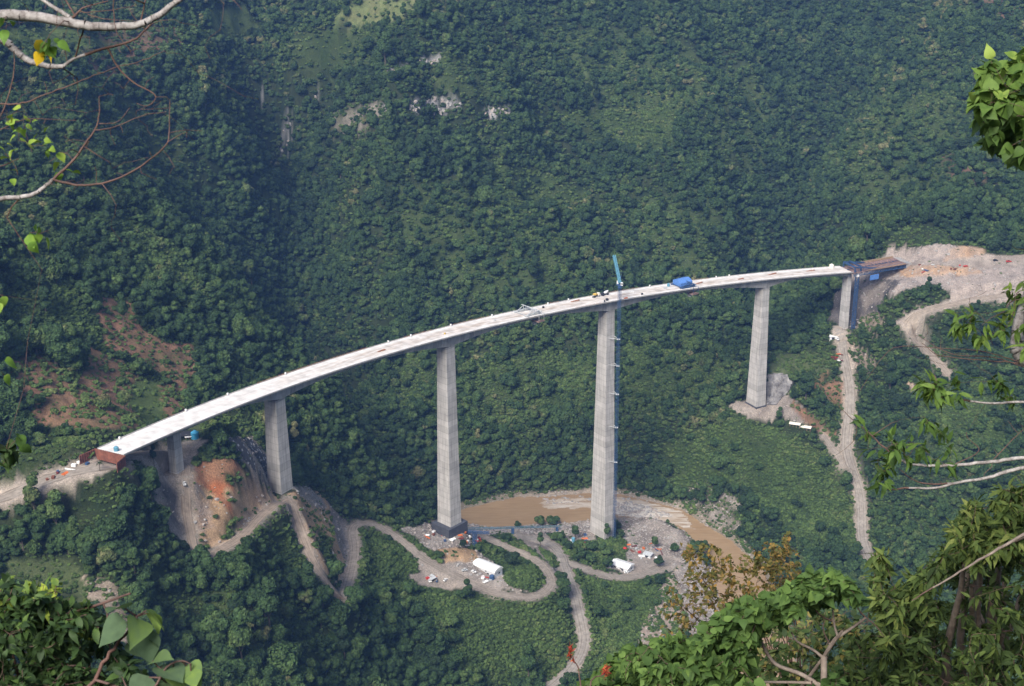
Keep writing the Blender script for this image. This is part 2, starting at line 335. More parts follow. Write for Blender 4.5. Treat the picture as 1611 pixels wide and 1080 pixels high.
# rock bands: short cliffs across the mountain
for line, h in [([(595, 176), (640, 168), (700, 166), (745, 172), (810, 186)], 24), ([(600, 116), (640, 106), (680, 96)], 18), ([(405, 160), (450, 190), (470, 168), (500, 160)], 20), ([(440, 238), (455, 208), (468, 190)], 18), ([(1385, 410), (1430, 407), (1480, 406), (1550, 405)], 11), ([(1055, 803), (1090, 815), (1130, 838), (1170, 862)], 17)]:
    p = cast([a for a, b in line], [b for a, b in line]); o = np.argsort(p[:, 0]); p = p[o]
    w = ss(p[0, 0]-25, p[0, 0]+10, XX)*(1-ss(p[-1, 0]-10, p[-1, 0]+25, XX)); dd = YY-np.interp(XX, p[:, 0], p[:, 1])+4*pnoise(XX/14, YY/40, 2)
    ZZ += w*h*(.7+.5*pnoise(XX/25, XX*0+3.3, 4))*ss(-1, 9, dd)*np.exp(-np.maximum(dd, 0)/90)
# river bed
def px0(pts, z=0.):
    u = np.array([p[0] for p in pts], float); v = np.array([p[1] for p in pts], float); d = ray(u, v); return (CAM+d*((z-CZ)/d[:, 2])[:, None])[:, :2]
FAR_BANK = [(560, 800), (620, 812), (674, 816), (735, 799), (780, 789), (815, 782), (870, 781), (925, 776), (975, 778), (1000, 783), (1040, 793), (1075, 803), (1110, 826), (1150, 850), (1200, 895), (1230, 960), (1260, 1080), (1280, 1250)]
NEAR_BANK = [(1130, 1250), (1140, 1080), (1135, 960), (1122, 895), (1098, 858), (1082, 840), (1055, 823), (1025, 815), (975, 814), (929, 818), (895, 823), (872, 821), (830, 827), (775, 831), (728, 823), (690, 830), (640, 838), (560, 825)]
RIV = px0(FAR_BANK+NEAR_BANK)
RD, _ = polydist(XX, YY, RIV, True); RIN = inpoly(XX, YY, RIV)
RD = np.where(RIN, -RD, RD)+1.2*pnoise(XX/9, YY/9, 8)
wet = ss(0, 40, RD)
ZZ = np.where(RD < 0, np.maximum(-4, RD*.35)-.1, np.maximum(ZZ, .7+.8*pnoise(XX/7, YY/7, 6)*wet+RD*.03)*wet + (1-wet)*np.minimum(np.maximum(ZZ, .4), .25+RD*.5))
# cut benches for roads and yards
ROADS = {
    'access_road': ([(-40, 800), (20, 778), (60, 760), (100, 746), (150, 734), (186, 730)], 13, (.40, .38, .36)),
    'steep_track': ([(205, 716), (250, 708), (285, 713), (301, 731), (297, 763), (291, 800), (297, 838), (307, 868)], 6, (.42, .37, .33)),
    'switchback_road': ([(330, 874), (345, 867), (382, 844), (418, 803), (446, 789), (462, 803), (474, 842), (500, 903), (540, 941)], 7, (.42, .37, .33)),
    'spur_road': ([(541, 942), (552, 905), (559, 860), (552, 828), (575, 820), (620, 840), (660, 876), (715, 905), (760, 928), (815, 941), (850, 938), (868, 920), (862, 900), (838, 878), (800, 862), (760, 845)], 8, (.44, .41, .38)),
    'river_road': ([(815, 845), (855, 850), (880, 868), (893, 905), (906, 940), (914, 980), (922, 1010), (900, 1053), (862, 1085)], 9, (.40, .39, .38)),
    'yard_road': ([(884, 884), (915, 892), (940, 904), (980, 910), (1020, 902), (1055, 880)], 8, (.42, .40, .38)),
    'hillside_track': ([(1322, 520), (1318, 543), (1332, 572), (1338, 610), (1338, 645), (1332, 680), (1330, 718), (1352, 760), (1356, 800), (1356, 850), (1368, 880)], 9, (.40, .39, .38)),
    'lower_track': ([(1296, 686), (1312, 706), (1328, 735)], 6, (.42, .40, .38)),
    'bench_road': ([(1660, 455), (1600, 462), (1520, 474), (1460, 489), (1420, 505), (1424, 527), (1456, 548), (1494, 592)], 10, (.46, .42, .38)),
}
RLINE = {}
for nm, (pts, w, c) in ROADS.items():
    pu = smooth_line(pts, 5); p = cast(pu[:, 0], pu[:, 1]); p = resample(p, 3.)
    for _ in range(25): p[1:-1] = p[1:-1]*.5+.25*(p[:-2]+p[2:])
    RLINE[nm] = p
    x0, x1, y0, y1 = p[:, 0].min()-30, p[:, 0].max()+30, p[:, 1].min()-30, p[:, 1].max()+30
    i = np.where((GX > x0) & (GX < x1))[0]; j = np.where((GY > y0) & (GY < y1))[0]
    sl_ = np.s_[j[0]:j[-1]+1, i[0]:i[-1]+1]
    d, t = polydist(XX[sl_], YY[sl_], p[:, :2]); zr = np.interp(t, np.arange(len(p)), p[:, 2])
    k = 1-ss(w*.5+1.8, w*.5+8, d); ZZ[sl_] = ZZ[sl_]*(1-k)+zr*k
for i in range(1, 7):                    # a level pad round each pier
    d = np.hypot(XX-PC[i, 0], YY-PC[i, 1]); k = 1-ss(9, 20, d); ZZ = ZZ*(1-k)+BASEZ[i]*k

# ------------------------------------------------------------------ what covers the ground, region by region as seen from the viewpoint
# name: (colour, second colour, tree density, bush density)
COVER = {
    'forest': ((.020, .034, .014), (.035, .045, .02), 1., .5), 'bush': ((.035, .058, .018), (.05, .07, .025), .07, 1.6), 'grass': ((.085, .12, .042), (.07, .10, .03), .015, .12),
    'dullgrass': ((.085, .105, .045), (.055, .075, .03), .02, .5), 'palegrass': ((.11, .14, .055), (.15, .16, .07), .05, .16), 'scrub': ((.040, .062, .022), (.055, .075, .028), .38, 1.1), 'brownscrub': ((.15, .095, .065), (.06, .06, .03), .4, .6), 'scar': ((.22, .125, .08), (.13, .095, .052), .045, .25), 'redsoil': ((.40, .14, .06), (.36, .20, .115), 0, .03),
    'tan': ((.50, .335, .20), (.36, .24, .14), 0, .12), 'gravel': ((.34, .295, .25), (.265, .225, .19), 0, .015), 'pink': ((.345, .29, .25), (.255, .22, .195), 0, .02), 'orangerock': ((.39, .26, .165), (.33, .255, .20), 0, .05),
    'rock': ((.19, .165, .145), (.29, .25, .215), 0, .05), 'darkrock': ((.085, .078, .075), (.15, .135, .125), 0, .03), 'cliff': ((.34, .33, .32), (.08, .085, .07), .12, .7), 'rubble': ((.33, .29, .25), (.21, .18, .155), 0, .04), 'broken': ((.36, .285, .23), (.24, .20, .15), .01, .55), 'cliffbush': ((.25, .22, .19), (.07, .075, .04), .10, .4)}
CN = list(COVER)
RAST = np.zeros((PH+500, PW+500), np.uint8)          # class index, offset by 250 pixels each way
def paint(cls, poly):
    p = np.array(poly, float)+250; a = np.maximum(np.floor(p.min(0)).astype(int), 0); b = np.ceil(p.max(0)).astype(int)+1
    uu, vv = np.meshgrid(np.arange(a[0], b[0]), np.arange(a[1], b[1]))
    RAST[a[1]:b[1], a[0]:b[0]][inpoly(uu+.5, vv+.5, p)[:RAST.shape[0]-a[1], :RAST.shape[1]-a[0]]] = CN.index(cls)
for cls, poly in [
    ('scrub', [(620, 300), (760, 270), (880, 350), (930, 440), (800, 480), (650, 440)]), ('scrub', [(1330, 160), (1450, 120), (1560, 190), (1530, 300), (1410, 345), (1320, 290)]), ('scrub', [(1000, 320), (1130, 290), (1180, 380), (1110, 445), (1010, 420)]), ('scrub', [(60, 160), (200, 150), (285, 200), (300, 290), (200, 335), (80, 300)]),
    ('scrub', [(450, 60), (560, 45), (640, 85), (560, 125), (470, 120)]), ('scrub', [(870, 50), (1050, 45), (1150, 130), (1060, 185), (900, 150)]), ('scrub', [(1120, 120), (1190, 90), (1230, 190), (1190, 300), (1130, 250)]), ('scrub', [(670, 90), (760, 80), (840, 140), (800, 160), (690, 140)]), ('scrub', [(620, 560), (680, 540), (680, 640), (620, 660)]), ('scrub', [(740, 560), (930, 560), (920, 650), (760, 680)]), ('scrub', [(980, 540), (1100, 520), (1150, 600), (1040, 660), (985, 640)]), ('scrub', [(0, 300), (100, 320), (150, 420), (60, 440), (0, 420)]), ('scrub', [(1400, 620), (1540, 600), (1611, 640), (1600, 720), (1430, 720)]),
    ('scrub', [(230, 900), (420, 940), (520, 1000), (480, 1080), (330, 1080), (250, 980)]),
    ('bush', [(540, 835), (600, 830), (660, 885), (700, 925), (690, 990), (600, 930), (560, 950)]), ('bush', [(440, 805), (465, 830), (495, 905), (540, 950), (560, 1000), (480, 930), (430, 870), (370, 870), (410, 820)]),
    ('bush', [(700, 930), (760, 935), (840, 950), (880, 925), (905, 960), (915, 1020), (880, 1070), (760, 1080), (650, 1000)]), ('bush', [(890, 905), (960, 915), (1030, 905), (1040, 960), (1000, 1010), (960, 1080), (900, 1080), (930, 1015), (915, 960)]),
    ('bush', [(600, 835), (640, 840), (690, 870), (660, 870)]), ('bush', [(1040, 700), (1160, 655), (1230, 680), (1310, 720), (1340, 790), (1350, 870), (1260, 860), (1180, 780), (1060, 770)]),
    ('bush', [(0, 780), (100, 715), (130, 690), (60, 690), (0, 700)]), ('bush', [(0, 430), (90, 440), (130, 470), (170, 560), (110, 545), (0, 560)]),
    ('bush', [(170, 345), (230, 355), (310, 430), (330, 480), (260, 440)]), ('bush', [(450, 70), (560, 40), (600, 60), (520, 110), (460, 100)]), ('bush', [(880, 180), (1060, 160), (1060, 240), (930, 230)]), ('bush', [(760, 250), (880, 280), (960, 330), (800, 330)]),
    ('dullgrass', [(1205, 560), (1300, 553), (1320, 575), (1290, 600), (1240, 590), (1210, 590)]), ('dullgrass', [(0, 885), (110, 880), (150, 920), (170, 960), (120, 980), (0, 950)]),
    ('dullgrass', [(300, 650), (420, 630), (420, 690), (340, 680), (290, 675)]), ('scar', [(150, 468), (205, 470), (225, 520), (262, 540), (305, 540), (310, 590), (280, 605), (210, 560), (165, 545)]), ('scar', [(122, 538), (195, 568), (225, 610), (300, 600), (290, 660), (215, 675), (150, 676), (50, 668), (55, 620), (110, 600), (140, 580)]),
    ('scar', [(10, 570), (60, 560), (110, 590), (90, 640), (20, 620)]), ('grass', [(208, 598), (250, 600), (262, 660), (230, 672), (205, 640)]), ('brownscrub', [(95, 118), (140, 60), (210, 40), (290, 35), (285, 95), (240, 110), (180, 130)]), ('grass', [(0, 45), (120, 48), (175, 70), (130, 85), (0, 62)]), ('grass', [(325, 18), (385, 8), (412, 50), (360, 60), (335, 45)]),
    ('palegrass', [(515, 32), (560, 5), (600, -40), (720, -40), (702, 6), (640, 28), (590, 40), (535, 42)]), ('palegrass', [(700, 30), (730, 0), (760, -30), (730, -30), (690, 10)]), ('brownscrub', [(1480, 245), (1520, 240), (1560, 270), (1600, 320), (1560, 320), (1500, 290)]), ('brownscrub', [(1540, 0), (1611, -20), (1611, 40), (1570, 30)]),
    ('cliff', [(640, 158), (690, 156), (722, 160), (724, 176), (690, 180), (648, 176)]), ('cliff', [(755, 174), (800, 174), (802, 184), (760, 184)]), ('cliff', [(596, 170), (612, 168), (612, 178), (598, 180)]), ('cliff', [(606, 110), (640, 102), (642, 110), (610, 118)]), ('cliff', [(660, 94), (690, 90), (690, 100), (662, 104)]), ('cliff', [(404, 146), (416, 146), (416, 156), (405, 156)]), ('cliff', [(436, 236), (444, 198), (460, 180), (462, 212), (448, 238)]), ('cliff', [(484, 155), (504, 151), (504, 160), (484, 163)]), ('cliffbush', [(520, 180), (600, 160), (600, 200), (530, 215)]),
    # right-hand cuttings
    ('pink', [(1375, 412), (1400, 392), (1470, 384), (1540, 388), (1562, 402), (1611, 402), (1660, 395), (1660, 470), (1520, 478), (1450, 495), (1420, 515), (1404, 508), (1440, 488), (1500, 470), (1470, 440), (1420, 460), (1400, 470), (1385, 460), (1410, 440), (1330, 440), (1340, 420)]), ('orangerock', [(1410, 420), (1530, 415), (1545, 430), (1480, 440), (1420, 436)]), ('orangerock', [(1500, 388), (1540, 388), (1555, 402), (1480, 410)]), ('gravel', [(1340, 418), (1460, 411), (1611, 402), (1611, 418), (1550, 424), (1460, 416), (1400, 424)]),
    ('pink', [(1380, 455), (1420, 438), (1500, 432), (1500, 445), (1430, 452), (1400, 468)]), ('darkrock', [(1302, 505), (1320, 440), (1420, 440), (1390, 470), (1375, 500), (1345, 518)]), ('broken', [(1355, 498), (1375, 490), (1395, 505), (1385, 520), (1350, 516)]), ('rock', [(1345, 440), (1400, 446), (1385, 470), (1360, 490)]),
    ('broken', [(1325, 525), (1350, 545), (1375, 570), (1385, 590), (1350, 580), (1335, 560)]), ('gravel', [(1308, 512), (1335, 512), (1325, 530), (1312, 530)]), ('gravel', [(1318, 560), (1350, 570), (1344, 585), (1325, 585)]), ('scar', [(1288, 605), (1325, 592), (1332, 640), (1305, 632)]), ('scar', [(1275, 610), (1300, 580), (1308, 582), (1285, 615)]),
    ('darkrock', [(1204, 588), (1250, 592), (1245, 612), (1218, 638), (1203, 640)]), ('gravel', [(1145, 640), (1160, 630), (1215, 628), (1230, 645), (1215, 664), (1185, 660)]), ('rock', [(1218, 630), (1240, 622), (1300, 672), (1260, 668), (1220, 652)]), ('scar', [(1240, 625), (1300, 670), (1325, 690), (1300, 690), (1255, 655)]), ('orangerock', [(1368, 865), (1395, 880), (1400, 905), (1385, 900)]),
    ('orangerock', [(1428, 602), (1455, 605), (1450, 614), (1428, 612)]),
    # left spur
    ('gravel', [(-60, 790), (0, 762), (60, 745), (140, 722), (240, 705), (300, 692), (330, 690), (310, 712), (296, 735), (240, 735), (205, 728), (150, 750), (100, 765), (0, 800), (-60, 815)]), ('rock', [(232, 738), (262, 728), (290, 752), (288, 790), (300, 858), (262, 838), (246, 790)]), ('darkrock', [(250, 750), (270, 765), (290, 830), (268, 815)]),
    ('tan', [(302, 740), (325, 722), (380, 730), (420, 770), (440, 785), (405, 812), (375, 845), (345, 862), (315, 855), (300, 800), (300, 765)]), ('redsoil', [(306, 738), (320, 724), (372, 721), (384, 742), (366, 766), (338, 776), (314, 764)]), ('redsoil', [(334, 768), (350, 772), (366, 794), (362, 800), (344, 786)]), ('orangerock', [(380, 745), (410, 765), (430, 785), (405, 800), (385, 775)]), ('orangerock', [(305, 780), (330, 790), (335, 830), (312, 840)]), ('rock', [(306, 760), (318, 765), (322, 785), (306, 780)]), ('bush', [(350, 745), (375, 740), (380, 765), (355, 760)]), ('bush', [(355, 822), (378, 818), (368, 842), (350, 850)]),
    ('rock', [(354, 688), (398, 686), (432, 735), (428, 768), (405, 752), (385, 728)]), ('tan', [(455, 775), (500, 770), (548, 835), (555, 880), (540, 935), (505, 890), (478, 835), (462, 800)]), ('bush', [(500, 830), (520, 850), (530, 915), (505, 870)]), ('rock', [(515, 790), (545, 820), (555, 860), (545, 900), (530, 850)]), ('rubble', [(455, 765), (490, 765), (515, 800), (495, 800)]),
    # the valley floor
    ('rubble', [(630, 832), (690, 818), (740, 824), (765, 842), (735, 862), (680, 868), (650, 845)]), ('rubble', [(690, 870), (760, 868), (790, 905), (830, 920), (850, 935), (770, 925), (700, 890)]), ('tan', [(690, 862), (750, 865), (760, 885), (700, 885)]), ('gravel', [(650, 862), (680, 880), (760, 915), (800, 935), (720, 925), (660, 900)]), ('gravel', [(640, 900), (720, 905), (715, 930), (660, 920)]),
    ('rubble', [(728, 822), (830, 824), (930, 816), (930, 838), (740, 842)]), ('bush', [(745, 860), (800, 855), (850, 880), (848, 935), (800, 920), (785, 890)]), ('gravel', [(800, 840), (860, 840), (885, 870), (895, 900), (875, 900), (840, 865)]), ('bush', [(845, 858), (870, 870), (885, 895), (868, 893)]), ('bush', [(790, 838), (815, 842), (835, 872), (815, 865)]), ('rubble', [(880, 835), (930, 828), (940, 850), (900, 858)]), ('rubble', [(970, 810), (1030, 815), (1080, 840), (1095, 870), (1060, 900), (1000, 905), (940, 890), (985, 850)]), ('bush', [(905, 850), (985, 850), (985, 885), (940, 895)]),
    ('gravel', [(1000, 870), (1040, 872), (1060, 895), (1000, 908), (975, 905)]), ('broken', [(1030, 935), (1065, 890), (1110, 880), (1125, 960), (1090, 1010), (1000, 1020), (1010, 985)]), ('rubble', [(1060, 900), (1100, 870), (1120, 900), (1140, 1000), (1100, 1030)]), ('cliffbush', [(1065, 770), (1110, 760), (1168, 790), (1165, 840), (1110, 820), (1070, 795)]), ('rubble', [(810, 778), (925, 770), (1000, 778), (1075, 800), (1075, 806), (1000, 787), (925, 780), (815, 784)]), ('broken', [(130, 905), (180, 920), (225, 1010), (200, 1050), (160, 980)])]: paint(cls, poly)
for nm, (pts, w, c) in ROADS.items():    # earth shoulders
    p = RLINE[nm]
def cover_at(P, jit=5.):
    u, v, d = project(P); s = np.clip(F/np.maximum(d, 1), .5, 4)
    qa = P[..., 0]+.35*P[..., 2]; qb = .6*P[..., 1]+P[..., 2]
    ju = jit*(.8*pnoise(qa/13, qb/13, 31)+.2*pnoise(qa/6, qb/6, 33)); jv = .6*jit*(.8*pnoise(qa/13, qb/13, 35)+.2*pnoise(qa/6, qb/6, 37))
    a = np.clip((u+ju+250).astype(int), 0, RAST.shape[1]-1); b = np.clip((v+jv+250).astype(int), 0, RAST.shape[0]-1)
    return RAST[b, a]
_c0 = cover_at(np.stack([XX, YY, ZZ], -1)); _m = np.isin(_c0, [CN.index(k) for k in ('tan', 'redsoil', 'darkrock', 'broken', 'orangerock', 'cliffbush', 'scar')]) & (YY > 640) & (YY < 1450)
_rd = np.full(XX.shape, 1e9)
for nm, (pts, w, c) in ROADS.items():
    p = RLINE[nm]; i = np.where((GX > p[:, 0].min()-25) & (GX < p[:, 0].max()+25))[0]; j = np.where((GY > p[:, 1].min()-25) & (GY < p[:, 1].max()+25))[0]; s_ = np.s_[j[0]:j[-1]+1, i[0]:i[-1]+1]; d, _ = polydist(XX[s_], YY[s_], p[:, :2]); _rd[s_] = np.minimum(_rd[s_], d-w*.5)
_q = XX*.9+.25*YY; ZZ += _m*ss(2, 9, _rd)*ss(10, 18, np.min([np.hypot(XX-c_[0], YY-c_[1]) for c_ in PC[1:7]], 0))*((1-np.abs(pnoise(_q/9, YY/40, 81))*2)*1.7+fbm(XX/7, YY/7, 3, 83)*1.0)   # rain gullies in the bare cuts
TP = np.stack([XX, YY, ZZ], -1)
CL = cover_at(TP); CL[(YY < 640)] = 0
road_d = np.full(XX.shape, 1e9)
for nm, (pts, w, c) in ROADS.items():
    p = RLINE[nm]; i = np.where((GX > p[:, 0].min()-25) & (GX < p[:, 0].max()+25))[0]; j = np.where((GY > p[:, 1].min()-25) & (GY < p[:, 1].max()+25))[0]; s_ = np.s_[j[0]:j[-1]+1, i[0]:i[-1]+1]
    d, _ = polydist(XX[s_], YY[s_], p[:, :2]); road_d[s_] = np.minimum(road_d[s_], d-w*.5)
c1 = np.array([COVER[k][0] for k in CN])[CL]; c2 = np.array([COVER[k][1] for k in CN])[CL]
mixn = np.clip(.5+.8*fbm((XX+.35*ZZ)/18, (.6*YY+ZZ)/18, 4, 41), 0, 1)[..., None]
TC = c1*(1-mixn)+c2*mixn
sh = (1-ss(.5, 4.5, road_d+2*pnoise(XX/6, YY/6, 44)))[..., None]*.85; TC = TC*(1-sh)+np.array([.34, .29, .24])*sh
bk = ((RD < 5) & (RD > -3))[..., None]*.7; TC = TC*(1-bk)+np.array([.30, .25, .19])*bk

def terrain_material():
    m = bpy.data.materials.new('hillside earth and undergrowth'); m.use_nodes = True; n = m.node_tree.nodes; L = m.node_tree.links; b = n['Principled BSDF']
    b.inputs['Roughness'].default_value = .95; b.inputs['Specular IOR Level'].default_value = .1
    at_ = n.new('ShaderNodeAttribute'); at_.attribute_name = 'ground_colour'
    ge = n.new('ShaderNodeNewGeometry'); out = at_.outputs[0]
    for sc, det, lo, hi in ((.9, 6, .62, 1.35), (.13, 4, .75, 1.25), (2.3, 4, .62, 1.4)):
        no = n.new('ShaderNodeTexNoise'); no.inputs['Scale'].default_value = sc; no.inputs['Detail'].default_value = det; no.inputs['Roughness'].default_value = .7; L.new(ge.outputs['Position'], no.inputs['Vector'])
        mr = n.new('ShaderNodeMapRange'); mr.inputs[1].default_value = .3; mr.inputs[2].default_value = .7; mr.inputs[3].default_value = lo; mr.inputs[4].default_value = hi; L.new(no.outputs[0], mr.inputs[0])
        mx = n.new('ShaderNodeMix'); mx.data_type = 'RGBA'; mx.blend_type = 'MULTIPLY'; mx.inputs[0].default_value = 1; L.new(out, mx.inputs[6]); L.new(mr.outputs[0], mx.inputs[7]); out = mx.outputs[2]
        if sc == .9:
            bp = n.new('ShaderNodeBump'); bp.inputs['Strength'].default_value = 1; bp.inputs['Distance'].default_value = .8; L.new(no.outputs[0], bp.inputs['Height']); L.new(bp.outputs[0], b.inputs['Normal'])
    L.new(out, b.inputs['Base Color']); return m
ny, nx = XX.shape; idx = np.arange(ny*nx).reshape(ny, nx)
FQ = np.stack([idx[:-1, :-1], idx[:-1, 1:], idx[1:, 1:], idx[1:, :-1]], -1).reshape(-1, 4)
terrain = mesh_np('terrain', TP.reshape(-1, 3), [FQ], terrain_material(), smooth=True, attrs={'ground_colour': ('FLOAT_COLOR', 'POINT', np.c_[TC.reshape(-1, 3), np.ones(ny*nx)])})
tag(terrain, 'steep green valley sides with bare earth cuttings', None, None, 'structure')

# ------------------------------------------------------------------ river
def river_material():
    m = bpy.data.materials.new('muddy river water'); m.use_nodes = True; n = m.node_tree.nodes; L = m.node_tree.links; b = n['Principled BSDF']
    b.inputs['Roughness'].default_value = .28; b.inputs['Specular IOR Level'].default_value = .35
    ge = n.new('ShaderNodeNewGeometry'); at_ = n.new('ShaderNodeAttribute'); at_.attribute_name = 'rapids'
    mp = n.new('ShaderNodeMapping'); mp.inputs['Rotation'].default_value = (0, 0, .15); mp.inputs['Scale'].default_value = (.13, .9, 1); L.new(ge.outputs['Position'], mp.inputs[0])
    no = n.new('ShaderNodeTexNoise'); no.inputs['Scale'].default_value = .35; no.inputs['Detail'].default_value = 7; no.inputs['Roughness'].default_value = .7; L.new(mp.outputs[0], no.inputs['Vector'])
    rp = n.new('ShaderNodeValToRGB'); rp.color_ramp.elements[0].color = (.27, .175, .092, 1); rp.color_ramp.elements[0].position = .3; rp.color_ramp.elements[1].color = (.37, .26, .15, 1); rp.color_ramp.elements[1].position = .7; L.new(no.outputs[0], rp.inputs[0])
    ad = n.new('ShaderNodeMath'); ad.operation = 'MULTIPLY_ADD'; ad.inputs[1].default_value = .62; L.new(at_.outputs['Fac'], ad.inputs[0]); L.new(no.outputs[0], ad.inputs[2])
    mr = n.new('ShaderNodeMapRange'); mr.inputs[1].default_value = 1.0; mr.inputs[2].default_value = 1.25; L.new(ad.outputs[0], mr.inputs[0])
    mx = n.new('ShaderNodeMix'); mx.data_type = 'RGBA'; L.new(mr.outputs[0], mx.inputs[0]); L.new(rp.outputs[0], mx.inputs[6]); mx.inputs[7].default_value = (.62, .57, .50, 1); L.new(mx.outputs[2], b.inputs['Base Color'])
    bp = n.new('ShaderNodeBump'); bp.inputs['Strength'].default_value = .5; bp.inputs['Distance'].default_value = .35; L.new(no.outputs[0], bp.inputs['Height']); L.new(bp.outputs[0], b.inputs['Normal'])
    return m
rx = np.arange(-260, 330, 1.6); ry = np.arange(720, 1420, 1.6); RX, RY = np.meshgrid(rx, ry)
keep = np.interp(0, [0, 1], [0, 1]); dq, _ = polydist(RX, RY, RIV, True); near = inpoly(RX, RY, RIV) | (dq < 7)
uu, vv, _ = project(np.stack([RX, RY, RX*0], -1))
rap = np.zeros(RX.shape)
for poly, s in [([(845, 792), (900, 783), (1000, 784), (1075, 806), (1095, 835), (1040, 822), (975, 812), (920, 800), (860, 802)], 1.), ([(965, 790), (1010, 795), (1060, 812), (1020, 815), (970, 808)], 1.25), ([(800, 800), (860, 790), (850, 806), (810, 812)], .6)]:
    rap = np.maximum(rap, s*inpoly(uu+6*pnoise(RX/8, RY/8, 3), vv+3*pnoise(RX/8, RY/8, 4), poly))
ii = np.arange(RX.size).reshape(RX.shape); q = np.stack([ii[:-1, :-1], ii[:-1, 1:], ii[1:, 1:], ii[1:, :-1]], -1).reshape(-1, 4); q = q[near.ravel()[q].any(1)]
uq, inv = np.unique(q, return_inverse=True)
RV = np.stack([RX, RY, .04*pnoise(RX/6, RY/6, 12)+.25*np.abs(pnoise(RX/4, RY/4, 13))*rap], -1).reshape(-1, 3)[uq]
river = tag(mesh_np('river', RV, [inv.reshape(-1, 4)], river_material(), smooth=True, attrs={'rapids': ('FLOAT', 'POINT', rap.ravel()[uq])}), 'brown muddy river with white rapids at the foot of the piers', None, None, 'structure')

# ------------------------------------------------------------------ roads
def road_material(c):
    m = mat('gravel road', c, .95, .3, .35, bump=.15, spec=.1, coord='Object'); n = m.node_tree.nodes; L = m.node_tree.links; b = n['Principled BSDF']; src = b.inputs['Base Color'].links[0].from_socket
    at_ = n.new('ShaderNodeAttribute'); at_.attribute_name = 'wear'; tc = n.new('ShaderNodeTexCoord'); no = n.new('ShaderNodeTexNoise'); no.inputs['Scale'].default_value = .12; no.inputs['Detail'].default_value = 5; L.new(tc.outputs['Object'], no.inputs['Vector'])
    mu = n.new('ShaderNodeMath'); mu.operation = 'MULTIPLY'; L.new(at_.outputs['Fac'], mu.inputs[0]); mr = n.new('ShaderNodeMapRange'); mr.inputs[1].default_value = .3; mr.inputs[2].default_value = .6; L.new(no.outputs[0], mr.inputs[0]); L.new(mr.outputs[0], mu.inputs[1])
    mx = n.new('ShaderNodeMix'); mx.data_type = 'RGBA'; L.new(mu.outputs[0], mx.inputs[0]); L.new(src, mx.inputs[6]); mx.inputs[7].default_value = (c[0]*.42, c[1]*.38, c[2]*.33, 1); L.new(mx.outputs[2], b.inputs['Base Color']); return m
for nm, (pts, w, c) in ROADS.items():
    p = RLINE[nm]; t = np.gradient(p[:, :2], axis=0); t /= np.linalg.norm(t, axis=1, keepdims=True)+1e-9; nn = np.stack([-t[:, 1], t[:, 0]], -1)
    offs = np.array([-.5, -.36, -.28, -.2, -.12, 0, .12, .2, .28, .36, .5]); V = []
    for o in offs:
        wob = (w*.12*pnoise(np.arange(len(p))/3.+o*50, np.full(len(p), 3.7+o), 7)+w*.06*pnoise(np.arange(len(p))/1.1+o*50, np.full(len(p), 1.7+o), 8)) if abs(o) == .5 else 0
        xy = p[:, :2]+nn*(o*w+wob)[:, None] if abs(o) == .5 else p[:, :2]+nn*o*w
        zc = np.maximum(p[:, 2], ground(xy[:, 0], xy[:, 1])) if abs(o) < .5 else ground(xy[:, 0], xy[:, 1])
        V.append(np.c_[xy, zc+(.22 if abs(o) < .5 else .1)+(-.1 if abs(abs(o)-.2) < .01 else 0)])
    V = np.stack(V, 1); k = len(offs); ii = np.arange(len(p)*k).reshape(len(p), k)
    q = np.stack([ii[:-1, :-1], ii[1:, :-1], ii[1:, 1:], ii[:-1, 1:]], -1).reshape(-1, 4)
    tag(mesh_np(nm, V.reshape(-1, 3), [q], road_material((c[0]*.79, c[1]*.73, c[2]*.65)), smooth=True, attrs={'wear': ('FLOAT', 'POINT', np.tile([.9, .15, .1, .75, .1, .3, .1, .75, .1, .15, .9], len(p)))}), None, None, None, 'structure')
# ------------------------------------------------------------------ the bridge
S_END = 791.
SD = [3.0, 4.2, 8.6, 9.8, 9.8, 9.2, 4.6, 3.6]
def girder_depth(s):
    i = int(np.clip(np.searchsorted(S_P, s, 'right')-1, 0, 6)); x = (s-S_P[i])/(S_P[i+1]-S_P[i]); mid = 3.6 if 1 < i < 5 else 3.2
    return mid+((SD[i] if x < .5 else SD[i+1])-mid)*abs(1-2*x)**2.1
def deck_pt(s, t, h=0.):
    c, T, N = bline(s); return c+N*t+np.array([0, 0, h])
def deck_seek(u, v):                      # the deck point seen at (u, v)
    s, t = np.meshgrid(np.arange(0, 850, 1.), np.arange(-DW/2, DW/2+.1, .4)); c, T, N = bline(s); P = c+N*t[..., None]; a, b, _ = project(P)
    k = np.argmin((a-u)**2+(b-v)**2); return s.ravel()[k], t.ravel()[k]
def heading(s): return _h0+_k*(s-S_P[4])
def sweep(prof, ss_, closed=True):
    """prof(s) -> list of (offset, height); returns vertices and quads"""
    V = []; n = None
    for s in ss_:
        c, T, N = bline(s); pr = prof(s); n = len(pr)
        V += [c+N*t+np.array([0, 0, z]) for t, z in pr]
    ii = np.arange(len(V)).reshape(-1, n); nx_ = np.roll(ii, -1, 1)
    if not closed: q = np.stack([ii[:-1, :-1], ii[1:, :-1], ii[1:, 1:], ii[:-1, 1:]], -1).reshape(-1, 4)
    else: q = np.stack([ii[:-1], ii[1:], nx_[1:], nx_[:-1]], -1).reshape(-1, 4)
    return np.array(V), q, n
bridge = empty('bridge', PC[0], 0, 'long pale concrete road bridge on six tall tapering piers across the valley', 'bridge')
BI = Matrix.Translation(-Vector(PC[0]))
def bpart(o, par=None):
    o.parent = par or bridge
    if not par: o.matrix_parent_inverse = BI
    return o
SS = np.unique(np.r_[np.arange(0, S_END, 3.), S_P[1:7], S_END]); SS = SS[SS <= S_END]
